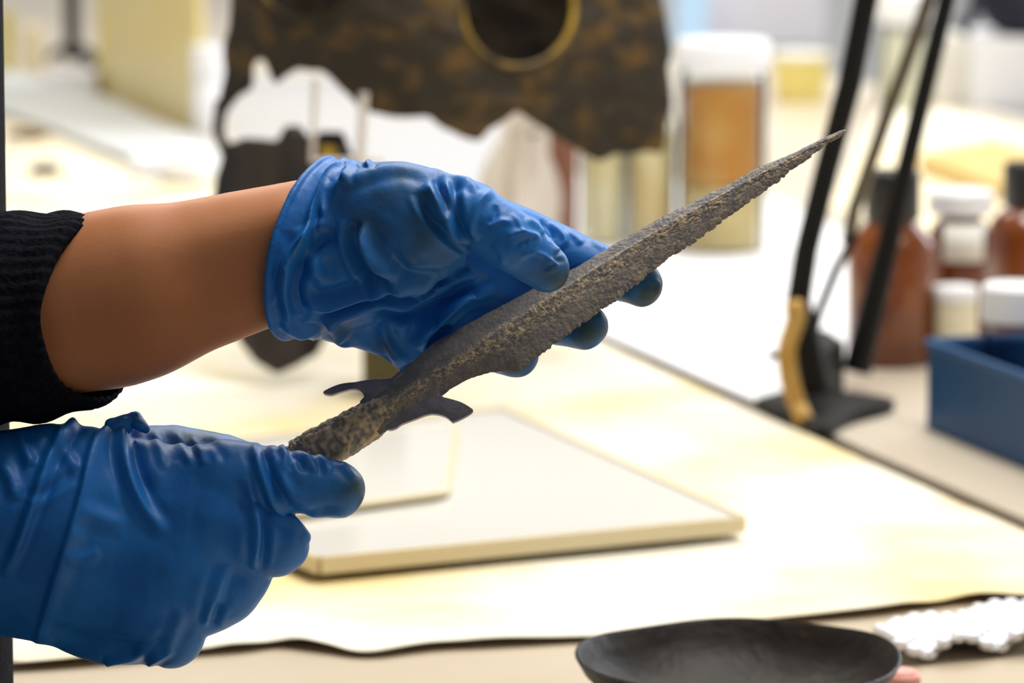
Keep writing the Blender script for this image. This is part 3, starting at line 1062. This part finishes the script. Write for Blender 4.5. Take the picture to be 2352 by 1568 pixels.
def poly_sdf(pts, X, Y):
    """signed distance to a closed polygon on a 2-D grid"""
    d = np.full(X.shape, 1e9); sgn = np.ones(X.shape)
    n = len(pts)
    for i in range(n):
        a, b = pts[i], pts[(i + 1) % n]
        ex, ey = b[0] - a[0], b[1] - a[1]
        wx, wy = X - a[0], Y - a[1]
        h = np.clip((wx * ex + wy * ey) / (ex * ex + ey * ey + 1e-9), 0, 1)
        d = np.minimum(d, (wx - ex * h) ** 2 + (wy - ey * h) ** 2)
        c1 = (a[1] <= Y) & (b[1] > Y); c2 = (b[1] <= Y) & (a[1] > Y)
        cr = ex * wy - ey * wx
        sgn = np.where((c1 & (cr > 0)) | (c2 & (cr < 0)), -sgn, sgn)
    return np.sqrt(d) * sgn


HW = (2.50 - D0) / S                           # depth of the helmet


def helm_w(x, y):
    return HW + 430 * ((x - 1060) / 520) ** 2 + 260 * ((np.minimum(y, 200) - 200) / 560) ** 2


def shell(name, outline, holes, w_of, thick, m, parent, step=10, rough=5):
    a = np.array(outline)
    ax = [np.arange(a[:, 0].min() - 30, a[:, 0].max() + 30, step), np.arange(a[:, 1].min() - 30, a[:, 1].max() + 30, step), None]
    gx, gy = np.meshgrid(ax[0], ax[1], indexing='ij')
    d2 = poly_sdf(outline, gx, gy)
    for cx, cy, rx, ry in holes:
        d2 = np.maximum(d2, -(np.sqrt(((gx - cx) / rx) ** 2 + ((gy - cy) / ry) ** 2) - 1) * min(rx, ry))
    wo = w_of(gx, gy)
    ax[2] = np.arange(wo.min() - thick - 40, wo[d2 < 40].max() + thick + 40, step)
    D = np.maximum(d2[:, :, None], np.abs(ax[2][None, None, :] - wo[:, :, None]) - thick)
    v, q = nets([x.astype(np.float32) for x in ax], D, 2)
    n = vnormals(v, q)
    v = v + n * noise3(v, 0.02, rough, 2.0)[:, None]
    return npmesh(name, P(v[:, 0], v[:, 1], v[:, 2]), q[:, ::-1], m, parent)


def build_helmet():
    r = empty('helmet', tuple(P(1060, 320, HW)))
    tag(r, 'corroded dark brown helmet with two round gold-rimmed eye openings and a ragged lower edge', 'helmet')
    out = [(528, 0), (524, 60), (511, 120), (516, 170), (505, 222), (508, 260), (496, 322), (512, 306), (521, 265), (546, 226), (580, 204), (582, 150), (592, 138), (606, 138), (616, 152), (626, 186), (634, 196),
           (660, 172), (690, 158), (735, 164), (762, 180), (792, 212), (830, 250), (860, 262), (892, 264), (932, 272), (985, 265), (1010, 290), (1060, 315), (1102, 322), (1128, 294), (1160, 276), (1185, 254), (1230, 286),
           (1290, 320), (1342, 356), (1372, 372), (1412, 356), (1480, 351), (1524, 352), (1531, 280), (1546, 240), (1535, 150), (1541, 112), (1530, 60), (1522, 0), (1500, -200), (1380, -420), (1060, -540), (740, -440), (580, -240)]
    E = [(706, -62, 112, 108), (1190, 18, 128, 136)]
    shell('shell', out, E, helm_w, 26, M_HELM, r, 9)
    for cx, cy, rx, ry in E:
        pts = []
        for k in range(61):
            a = 2 * math.pi * k / 60
            x, y = cx + rx * math.cos(a), cy + ry * math.sin(a)
            pts.append(P(x, y, float(helm_w(x, y)) - 26))
        tube('eye_rim', pts, 0.0022, M_GOLD, r, 10)['label'] = 'gilded rim of the eye opening'
    inner = [(540, -300), (560, 60), (700, 150), (900, 240), (1150, 240), (1490, 300), (1500, -250), (1060, -480)]
    shell('back_shell', inner, [], lambda x, y: 2 * HW + 900 - helm_w(x, y) * 1.0, 26, M_GUARD, r, 16, 10)
    gpts = [(514, 332), (560, 318), (640, 324), (654, 290), (692, 289), (706, 318), (738, 302), (790, 302), (812, 370), (820, 500), (794, 640), (757, 760), (722, 818), (635, 860), (580, 826), (545, 776), (500, 640), (484, 480)]
    g = shell('cheek_guard', gpts, [], lambda x, y: HW + 190 + 150 * ((x - 650) / 160) ** 2, 28, M_GUARD, r, 9, 6)
    g['label'] = 'dark cheek guard hanging below the shell, pointed at the bottom'
    lathe('boss', P(752, 348, HW + 190 - 0), [(0, -0.004), (0.005, -0.003), (0.006, 0), (0.005, 0.003), (0, 0.004)], M_GOLD, r, 16)
    hinge = [P(508, 230, HW + 420), P(500, 300, HW + 400), P(520, 350, HW + 330)]
    tube('hinge', hinge, 0.004, M_GUARD, r)


build_helmet()
M_OLIVE = mat('olive_wood', (0.075, 0.062, 0.020), 0.6, col2=(0.10, 0.08, 0.03), scale=20)
M_ROD = mat('cloudy_acrylic', (0.80, 0.72, 0.66), 0.25, spec=0.6)


def build_stand():
    b = T(884, 912)
    o = empty('display_stand', tuple(b)); tag(o, 'olive block with cloudy rods carrying the corroded helmet, on the cream paper', 'stand')
    hw = wid(48, b)
    z0 = TABLE + 0.006
    box('block', (b.x - hw, b.y - 0.02, z0), (b.x + hw, b.y + 0.03, z0 + up_to(b, 640)), M_OLIVE, o, 0.002)
    zt = up_to(b, 300)
    for px in (842,):
        q = at_y(px, 600, b.y + 0.005)
        tube('rod', [(q.x, q.y, z0 + up_to(b, 650)), (q.x - 0.004, q.y, z0 + zt * .8), (q.x - 0.001, q.y - 0.0, TABLE + up_to(b, 215))], 0.0030, M_ROD, o)
    q = at_y(712, 330, b.y - 0.02)
    tube('rod', [(b.x, b.y + 0.005, z0 + zt * .85), (q.x, b.y + 0.005, z0 + zt * .85), (q.x + 0.003, b.y - 0.0, TABLE + up_to(b, 180))], 0.0022, M_ROD, o)


build_stand()

# ------------------------------------------------------------------ jars and bottles on the far bench
M_WLID = mat('white_plastic', (0.86, 0.86, 0.88), 0.35)
M_AMBERLIQ = mat('amber_liquid', (0.58, 0.25, 0.04), 0.25, col2=(0.66, 0.38, 0.11), scale=14, lo=0.45, hi=0.62, coat=0.5)
M_SED = mat('cream_sediment', (0.80, 0.66, 0.36), 0.5, col2=(0.74, 0.54, 0.22), scale=25)
M_PALE = mat('pale_yellow_fill', (0.88, 0.78, 0.50), 0.3, col2=(0.80, 0.62, 0.28), scale=16, lo=0.5, hi=0.7, coat=0.5)
M_AMBER = mat('amber_glass', (0.13, 0.027, 0.003), 0.16, col2=(0.24, 0.062, 0.006), scale=14, coat=0.5, spec=0.5)
M_CAP = mat('black_plastic', (0.012, 0.010, 0.010), 0.35)
M_LABEL = mat('label_paper', (0.84, 0.82, 0.76), 0.6)


def thin_glass(name, tint, gloss, rough):
    m = bpy.data.materials.new(name); m.use_nodes = True
    nt = m.node_tree; nt.nodes.clear()
    out = nt.nodes.new('ShaderNodeOutputMaterial'); mx = nt.nodes.new('ShaderNodeMixShader')
    tr = nt.nodes.new('ShaderNodeBsdfTransparent'); tr.inputs[0].default_value = (*tint, 1)
    gl = nt.nodes.new('ShaderNodeBsdfGlossy'); gl.inputs['Roughness'].default_value = rough
    fr = nt.nodes.new('ShaderNodeFresnel'); fr.inputs[0].default_value = gloss - 0.22
    nt.links.new(fr.outputs[0], mx.inputs[0]); nt.links.new(tr.outputs[0], mx.inputs[1]); nt.links.new(gl.outputs[0], mx.inputs[2])
    nt.links.new(mx.outputs[0], out.inputs[0])
    return m


M_GLASS = thin_glass('clear_glass', (0.97, 0.985, 0.98), 1.35, 0.03)
M_CLEAR = thin_glass('clear_plastic', (0.86, 0.88, 0.90), 1.4, 0.08)


def amber_jar():
    b = T(1657, 574)
    R = wid(100, b); H = up_to(b, 158)
    o = empty('jar', tuple(b)); tag(o, 'large clear jar of amber liquid with pale sediment and a wide white lid', 'jar')
    lathe('sediment', b, [(R * .93, 0.003), (R * .93, H * .36), (0, H * .37)], M_SED, o)
    lathe('liquid', b, [(R * .93, H * .375), (R * .93, H * .93), (0, H * .94)], M_AMBERLIQ, o)
    lathe('glass', b, [(0, 0.0005), (R * .96, 0.0005), (R, 0.004), (R, H * .97), (R * .9, H), (R * .86, H), (R * .955, H * .96), (R * .955, 0.005), (0, 0.0022)], M_GLASS, o)
    k = up_to(b, 92) - H
    lathe('lid', b, [(R * 1.0, H), (R * 1.08, H + 0.001), (R * 1.08, H + k * .85), (R * 1.0, H + k), (0, H + k)], M_WLID, o)


amber_jar()


def pale_jar(px, half, row, top, label, fill):
    b = T(px, row)
    R = wid(half, b); H = up_to(b, top)
    o = empty('jar', tuple(b)); tag(o, label, 'jar', None)
    lathe('filling', b, [(R * .90, 0.003), (R * .90, H * .80), (0, H * .81)], fill, o)
    lathe('glass', b, [(0, 0.0005), (R * .96, 0.0005), (R, 0.004), (R, H * .86), (R * .8, H * .95), (R * .8, H), (R * .74, H), (R * .74, H * .94), (R * .94, H * .85), (R * .94, 0.005), (0, 0.0022)], M_GLASS, o)
    lathe('lid', b, [(R * .82, H * .94), (R * .9, H * .945), (R * .9, H * 1.06), (R * .84, H * 1.08), (0, H * 1.08)], M_WLID, o)


pale_jar(1386, 54, 560, 250, 'clear jar of pale yellow filling below the helmet edge, farther from the amber jar', M_PALE)
pale_jar(1496, 55, 566, 236, 'clear jar of deeper yellow filling directly beside the amber jar', mat('yellow_fill', (0.86, 0.73, 0.42), 0.3, col2=(0.74, 0.47, 0.14), scale=12, lo=0.45, hi=0.7, coat=0.5))


def plastic_bag():
    b = T(1180, 600)
    o = empty('plastic_bag', tuple(b)); tag(o, 'twisted cloudy plastic bag standing below the helmet, between the hand and the brown bottle', 'bag')
    m = mat('cloudy_film', (0.72, 0.66, 0.58), 0.3, col2=(0.50, 0.42, 0.34), scale=12, stretch=(3, 3, 0.6), lo=0.4, hi=0.65)
    v, f = [], []
    H = up_to(b, 255); n, sgm = 40, 48
    for i in range(n):
        t = i / (n - 1)
        for k in range(sgm):
            a = 2 * math.pi * k / sgm
            r = wid(95, b) * (1 - 0.62 * t ** 1.5) * (1 + 0.22 * math.sin(5 * a + 5 * t) + 0.10 * math.sin(9 * a - 7 * t))
            v.append((b.x + r * math.cos(a) + 0.012 * t * t, b.y + r * math.sin(a), b.z + 0.001 + H * t))
    for i in range(n - 1):
        for k in range(sgm):
            k2 = (k + 1) % sgm
            f.append((i * sgm + k, i * sgm + k2, (i + 1) * sgm + k2, (i + 1) * sgm + k))
    f.append(tuple(reversed(range(sgm)))); f.append(tuple(range((n - 1) * sgm, n * sgm)))
    pymesh('film', v, f, m, o)
    tube('twist_tie', [(b.x + 0.010 + 0.0145 * math.cos(a), b.y + 0.0145 * math.sin(a), b.z + H * .86) for a in np.linspace(0, 6.28, 25)], 0.0018, M_GOLD, o)


plastic_bag()


def brown_bottle(px, half, row, shoulder, top, cap0, label, name='bottle', glass=M_AMBER, capm=M_CAP, lab=None, back=0.0, capr=0.62):
    b = T(px, row)
    R = wid(half, b); hs, ht, hc = up_to(b, shoulder), up_to(b, cap0), up_to(b, top)
    o = empty(name, tuple(b)); tag(o, label, 'bottle')
    lathe('glass', b, [(0, 0.0005), (R * .94, 0.0005), (R, 0.004), (R, hs * .92), (R * .93, hs * .98), (R * .7, hs + (ht - hs) * .6), (R * .55, ht), (R * .55, ht + (hc - ht) * .7), (0, ht + (hc - ht) * .72)], glass, o, angle=30)
    rc = R * capr
    cp = lathe('cap', b, [(rc, ht + 0.001), (rc * 1.03, ht + 0.002), (rc * 1.03, hc - 0.002), (rc * .96, hc), (0, hc)], capm, o, angle=30)
    if capm is M_WLID: cp['label'] = 'white screw cap'
    if lab:
        z0, z1, a0, a1 = up_to(b, lab[1]), up_to(b, lab[0]), lab[2], lab[3]
        v, f = [], []
        for k in range(17):
            a = math.radians(a0 + (a1 - a0) * k / 16)
            for z in (z0, z1): v.append((b.x + (R + .0006) * math.cos(a), b.y + (R + .0006) * math.sin(a), b.z + z))
        for k in range(16): f.append((2 * k, 2 * k + 2, 2 * k + 3, 2 * k + 1))
        l = pymesh('paper_label', v, f, M_LABEL, o)
        md = l.modifiers.new('t', 'SOLIDIFY'); md.thickness = 0.0003
    return o


brown_bottle(1284, 42, 585, 330, 230, 262, 'small brown bottle behind the ragged helmet edge, next to the twisted bag', glass=mat('brown_glass', (0.20, 0.085, 0.05), 0.2, coat=0.4))
brown_bottle(2044, 100, 832, 545, 392, 505, 'amber glass bottle with a black cap standing behind the black metal stand')
brown_bottle(2200, 70, 800, 515, 436, 492, 'amber glass bottle with a white cap and a white label, between two black-capped bottles', capm=M_WLID, lab=(506, 592, -128, -48), capr=1.04)
brown_bottle(2352, 86, 760, 498, 372, 474, 'amber glass bottle with a black cap behind the far end of the blue tray')


def small_white_jar():
    b = T(2192, 838)
    o = empty('cream_jar', tuple(b)); tag(o, 'small white jar in front of the white-capped amber bottle, behind the blue tray', 'jar')
    R = wid(50, b); H = up_to(b, 690)
    lathe('pot', b, [(0, 0.0005), (R * .95, 0.0005), (R, 0.003), (R, H), (0, H)], mat('cream_pot', (0.82, 0.76, 0.55), 0.4), o)
    k = up_to(b, 658)
    lathe('lid', b, [(R * .98, H + .0005), (R * 1.04, H + .001), (R * 1.04, k - .002), (R, k), (0, k)], M_WLID, o)


small_white_jar()

# ------------------------------------------------------------------ blue tray with a lidded cup
M_TRAY = mat('blue_plastic', (0.016, 0.072, 0.19), 0.45, col2=(0.020, 0.082, 0.21), scale=8, spec=0.3)


def build_tray():
    c0 = T(2128, 985)
    o = empty('tray', tuple(c0)); tag(o, 'deep blue plastic tray at the right, holding a lidded cup', 'tray')
    H, wt, L, Wd = up_to(c0, 786), 0.003, 0.34, 0.085
    q = lambda a, d, z: c0 + GD * a + GN * d + Vector((0, 0, z))
    prism('floor_panel', [q(0, 0, .0005), q(L, 0, .0005), q(L, Wd, .0005), q(0, Wd, .0005)], 0.003, M_TRAY, o)
    for nm, a0, a1, d0, d1 in (('side_wall', 0, L, 0, wt), ('side_wall', 0, L, Wd - wt, Wd), ('end_wall', 0, wt, wt, Wd - wt), ('end_wall', L - wt, L, wt, Wd - wt)):
        prism(nm, [q(a0, d0, .0035), q(a1, d0, .0035), q(a1, d1, .0035), q(a0, d1, .0035)], H - .0035, M_TRAY, o, 0.0008)
    e = 0.004
    pts = [q(-e * 0, -e * 0, H), q(L, 0, H), q(L, Wd, H), q(0, Wd, H), q(0, 0, H)]
    tube('rim', pts, 0.0028, M_TRAY, o, 8)
    # cup standing in the tray
    b = q(0.030, 0.044, 0.0036)
    k = empty('cup', tuple(b)); tag(k, 'clear plastic cup with a white lid standing in the blue tray', 'cup')
    R = 0.0185
    h1 = up_to(b, 738)
    lathe('wall', b, [(0, 0.0003), (R * .86, 0.0003), (R, h1), (R * .95, h1), (R * .81, 0.002), (0, 0.002)], M_CLEAR, k)
    h2 = up_to(b, 652)
    lathe('lid', b, [(R * 1.0, h1 + .0005), (R * 1.12, h1 + .001), (R * 1.10, h2 - .002), (R, h2), (0, h2)], M_WLID, k)


build_tray()

# ------------------------------------------------------------------ black metal stand and the tan strap
M_BLACK = mat('black_metal', (0.008, 0.007, 0.006), 0.55, spec=0.25)
M_GREYROD = mat('olive_grey_metal', (0.17, 0.14, 0.09), 0.35, metal=0.6)
M_STRAP = mat('tan_leather', (0.48, 0.27, 0.05), 0.6, col2=(0.55, 0.33, 0.09), scale=40, bump=0.2, bscale=120)


def build_easel():
    b = T(1868, 960)
    o = empty('metal_stand', tuple(b)); tag(o, 'black metal stand with two long slanting bars and a flat foot on the far bench', 'stand')
    y0 = b.y
    def pl(pts, y=y0, dy=0.0): return [at_y(x, r, y + dy * i / max(1, len(pts) - 1)) for i, (x, r) in enumerate(pts)]
    A = pl([(1872, 900), (1834, 690), (1852, 574), (1900, 383), (1952, 191), (1989, 0), (2040, -220)])
    tube('bar', A, [wid(36, A[0]), wid(30, A[0])] + [wid(28, A[0])] * 5, M_BLACK, o, 10)
    B = [at_y(x, r, y0 + 0.09) for x, r in [(1968, 852), (2037, 574), (2081, 383), (2174, 0), (2226, -220)]]
    tube('bar', B, [wid(34, B[0]), wid(28, B[0]), wid(23, B[0]), wid(21, B[0]), wid(21, B[0])], M_BLACK, o, 10)
    Cr = [at_y(x, r, y0 + 0.12) for x, r in [(1948, 560), (1962, 480), (2036, 270), (2112, 60), (2200, -200)]]
    tube('rod', Cr, wid(17, Cr[0]), M_GREYROD, o, 10)['label'] = 'olive grey rod between the black bars'
    Dr = [at_y(x, r, y0 + 0.06) for x, r in [(1966, 535), (1920, 620), (1880, 720), (1862, 800)]]
    tube('brace', Dr, wid(11, Dr[0]), M_BLACK, o, 8)
    prism('wedge', [T(1800, 930), T(1842, 965), T(1940, 905), T(1890, 870)], up_to(b, 832), M_BLACK, o, 0.004)
    ft = spline([(1735, 938), (1840, 985), (1890, 1004), (1960, 972), (2055, 942), (1960, 925), (1840, 915), (1735, 938)], 40)[:-1]
    prism('foot', [T(x, y, 0.0008) for x, y in ft], 0.007, M_BLACK, o, 0.001)
    tube('top_bar', [at_y(2040, -220, y0), at_y(2226, -220, y0 + 0.09)], wid(20, A[0]), M_BLACK, o)
    st_ = [at_y(x, r, y0 - 0.016 - 0.02 * (r > 950)) for x, r in spline([(1822, 690), (1828, 730), (1808, 800), (1812, 860), (1828, 920), (1858, 992)], 30)]
    st_[-1].z = max(st_[-1].z, TABLE + 0.003)
    t = tube('strap', st_, [wid(14, b)] + [wid(23, b)] * 3 + [wid(22, b)] * 25 + [wid(17, b)], M_STRAP, None, 12)
    tag(t, 'tan leather strap hanging down the front of the black metal stand', 'strap')
    lathe('knob', at_y(1774, 816, y0 - 0.01), [(0, -.003), (.003, -.002), (.003, .002), (0, .003)], M_BLACK, o, 12)


build_easel()

# ------------------------------------------------------------------ sheets lying on the far bench
M_WHITE = mat('white_sheet', (0.84, 0.84, 0.86), 0.5)
M_CREAM = mat('cream_sheet', (0.84, 0.74, 0.50), 0.6, col2=(0.84, 0.80, 0.66), scale=3, lo=0.45, hi=0.6)


def sheet(name, px, label, m, h=0.0012, z=0.0006, cat='paper'):
    return tag(prism(name, [T(x, y, z) for x, y in px], h, m), label, cat)


sheet('white_paper', [(1330, 742), (1755, 932), (1985, 800), (2000, 560), (1700, 420), (1330, 400), (1000, 590)], 'white paper sheet between the joint of the benches and the amber jar', M_WHITE, z=0.0004, h=0.0004)
sheet('card', [(1905, 480), (2420, 640), (2420, 330), (2040, 215)], 'cream card lying on the far bench behind the black-capped bottles', M_CREAM)
sheet('foam_board', [(-140, 120), (225, 226), (500, 345), (520, 402), (380, 400), (-140, 210)], 'grey white foam board lying flat at the foot of the upright yellow board', mat('grey_board', (0.52, 0.535, 0.535), 0.6), h=0.005, z=0.0056, cat='board')

sheet('grey_paper', [(470, 178), (1330, 178), (1330, 392), (1005, 583), (575, 398)], 'pale grey paper sheet on the far bench behind the helmet', mat('grey_sheet', (0.44, 0.44, 0.455), 0.6), z=0.0004, h=0.0004)

# upright yellowed board
a, b_ = T(224, 216, 0.001), T(456, 316, 0.001)
hN = (b_ - a).normalized().cross(Vector((0, 0, 1))) * -0.008
tag(prism('yellow_board', [a, b_, b_ + hN, a + hN], 0.42, mat('yellowed_board', (0.80, 0.64, 0.23), 0.3, col2=(0.82, 0.69, 0.33), scale=5), None, 0.001), 'tall yellowed board standing upright behind the flat foam board', 'board')


# ------------------------------------------------------------------ far left corner
def left_corner():
    b = T(168, 158)
    o = empty('lamp_stand', tuple(b)); tag(o, 'slim black pole on a splayed base in the far left corner', 'stand')
    h = 0.55
    tube('pole', [(b.x, b.y, b.z + 0.01), (b.x, b.y, b.z + h)], wid(19, b), M_CAP, o)
    for k in range(3):
        a = 2.4 * k + 0.6
        tube('foot', [(b.x, b.y, b.z + 0.03), (b.x + 0.045 * math.cos(a), b.y + 0.045 * math.sin(a), b.z + 0.006)], 0.006, M_CAP, o)
    p = T(160, 226, 0.0006)
    w = wid(60, p)
    t = empty('white_box', tuple(p)); tag(t, 'small white carton in front of the slim black pole', 'box')
    hh = up_to(p, 168)
    box('carton', (p.x - w, p.y, p.z), (p.x + w, p.y + 0.05, p.z + hh * .7), M_WHITE, t, 0.001)
    box('lid', (p.x - w * 1.03, p.y - 0.001, p.z + hh * .7 + .0004), (p.x + w * 1.03, p.y + 0.051, p.z + hh), M_WLID, t, 0.001)
    p = T(74, 180, 0.0006); w = wid(24, p)
    tag(box('beige_block', (p.x - w, p.y, p.z), (p.x + w, p.y + 0.04, p.z + up_to(p, 62)), mat('beige_card', (0.62, 0.54, 0.38), 0.6), None, 0.002), 'narrow beige block standing left of the slim black pole', 'block')
    p = T(14, 185, 0.0006); w = wid(12, p)
    tag(box('olive_block', (p.x - w, p.y, p.z), (p.x + w, p.y + 0.03, p.z + up_to(p, 30)), mat('olive_card', (0.45, 0.36, 0.06), 0.6), None, 0.002), 'narrow olive yellow block beside the beige block', 'block')
    b = T(478, 322)
    R = wid(34, b)
    t = empty('jar', tuple(b)); tag(t, 'white plastic jar with a white lid half hidden by the left edge of the helmet', 'jar')
    h1, h2 = up_to(b, 180), up_to(b, 104)
    lathe('pot', b, [(0, .0005), (R * .95, .0005), (R, .004), (R, h1 * .95), (R * .85, h1), (0, h1)], M_WHITE, t)
    lathe('lid', b, [(R * .9, h1 + .0005), (R * 1.06, h1 + .003), (R * 1.06, h2 - .003), (R, h2), (0, h2)], M_WLID, t)

    def rock(name, px, row, rx, rz, m, label, sd, cat='fragment', ry=None):
        c = T(px, row)
        bm = bmesh.new()
        bmesh.ops.create_icosphere(bm, subdivisions=3, radius=1)
        for vv in bm.verts:
            n = 1 + 0.25 * mnoise.noise(vv.co * 1.6 + Vector((sd, 0, 0))) + .1 * mnoise.noise(vv.co * 4 + Vector((sd, 0, 0)))
            vv.co = Vector((vv.co.x * rx * n, vv.co.y * (ry or rx) * n, max(-rz * .45, vv.co.z * rz * n)))
        lo = min(vv.co.z for vv in bm.verts)
        for vv in bm.verts: vv.co += c + Vector((0, 0, 0.004 - lo))
        return tag(bm_obj(name, bm, m), label, cat)
    rock('fragment', 102, 402, wid(38, T(102, 402)), .005, M_GUARD, 'dark metal fragment lying on the paper near the black sleeve', 1.0, ry=.02)
    rock('fragment', 60, 326, wid(48, T(60, 326)), .006, mat('brown_metal', (0.16, 0.10, 0.04), 0.6), 'brown metal fragment lying beside the flat foam board', 5.0, ry=.02)
    m = mat('tissue', (0.86, 0.86, 0.88), 0.7)
    rock('tissue', 340, 404, wid(46, T(340, 404)), .014, m, 'crumpled white tissue lying left of the helmet, the smaller one', 9.0, 'tissue')
    rock('tissue', 430, 420, wid(62, T(430, 420)), .022, m, 'crumpled white tissue touching the cheek guard side of the helmet, the larger one', 12.0, 'tissue')


left_corner()


# ------------------------------------------------------------------ far right corner
def right_corner():
    p = T(1838, 232); w = wid(66, p)
    o = empty('yellow_tub', tuple(p)); tag(o, 'pale yellow plastic tub right of the wide white jar lid', 'tub')
    h = up_to(p, 120)
    m = mat('yellow_plastic', (0.80, 0.68, 0.22), 0.4)
    lathe('body', p, [(0, .0005), (w * .8, .0005), (w * .85, .004), (w, h), (w * .93, h), (w * .8, .006), (0, .006)], m, o)
    lathe('rim', p, [(w * .985, h * .90), (w * 1.06, h * .905), (w * 1.06, h * .99), (w * .995, h * .99)], M_WLID, o)
    p = T(1720, 108); w = wid(175, p)
    tag(box('grey_box', (p.x - w, p.y, p.z), (p.x + w, p.y + 0.14, p.z + 0.20), mat('lavender_card', (0.62, 0.61, 0.66), 0.5), None, 0.004), 'wide pale grey box standing behind the amber jar lid', 'box')
    p = T(1588, 118); w = wid(38, p)
    tag(box('blue_box', (p.x - w, p.y, p.z), (p.x + w, p.y + 0.03, p.z + up_to(p, -60)), mat('light_blue_card', (0.42, 0.62, 0.86), 0.5), None, 0.003), 'light blue carton between the helmet edge and the pale grey box', 'box')
    b = T(2078, 250); R = wid(60, b)
    o = empty('jar', tuple(b)); tag(o, 'clear jar with a white lid and cream filling seen between the black bars', 'jar')
    h1, h2 = up_to(b, 52), up_to(b, -22)
    lathe('filling', b, [(R * .9, .003), (R * .9, h1 * .9), (0, h1 * .91)], M_CREAM, o)
    lathe('glass', b, [(0, .0005), (R * .96, .0005), (R, .004), (R, h1 * .95), (R * .9, h1), (R * .85, h1), (R * .93, h1 * .94), (R * .93, .005), (0, .002)], M_GLASS, o)
    lathe('lid', b, [(R * 1.0, h1 + .0005), (R * 1.14, h1 + .002), (R * 1.14, h2 - .003), (R * 1.05, h2), (0, h2)], M_WLID, o)
    p = T(2310, 250); w = wid(84, p)
    tag(box('white_box', (p.x - w, p.y, p.z), (p.x + w * 1.6, p.y + 0.16, p.z + up_to(p, 92)), M_WHITE, None, 0.003), 'white carton at the far right below the dark bag', 'box')
    p = T(2180, 232); w = wid(36, p)
    tag(box('white_block', (p.x - w, p.y, p.z), (p.x + w, p.y + 0.06, p.z + up_to(p, 80)), M_LABEL, None, 0.003), 'narrow white block right of the black bar, beside the white carton', 'block')
    p = T(2240, 425); w = wid(125, p)
    tag(prism('cardboard_box', [T(2110, 400), T(2290, 470), T(2460, 420), T(2280, 360)], up_to(p, 378), mat('tan_card', (0.62, 0.45, 0.17), 0.6), None, 0.002), 'flat tan cardboard box behind the white-capped amber bottle', 'box')
    # dark bag on the white carton
    q = T(2310, 250)
    zt = TABLE + up_to(q, 92) + .001
    m = mat('dark_navy_cloth', (0.018, 0.018, 0.035), 0.8)
    r = empty('bag', (q.x, q.y + .06, zt)); tag(r, 'dark navy bag with a looped strap on top of the white carton', 'bag')
    bm = bmesh.new()
    bmesh.ops.create_icosphere(bm, subdivisions=4, radius=1)
    for vv in bm.verts:
        n = 1 + 0.15 * mnoise.noise(vv.co * 2)
        vv.co = Vector((q.x + .05 + vv.co.x * .085 * n, q.y + .07 + vv.co.y * .05 * n, zt + .062 + max(-.062, vv.co.z * .07 * n)))
    bm_obj('pouch', bm, m, r)
    tube('strap', [Vector((q.x - .05 + .085 * t, q.y + .008 - .012 * math.sin(t * 3.1), zt + .006 + .062 * math.sin(t * 3.14))) for t in np.linspace(0, 1, 16)], .008, m, r)


right_corner()
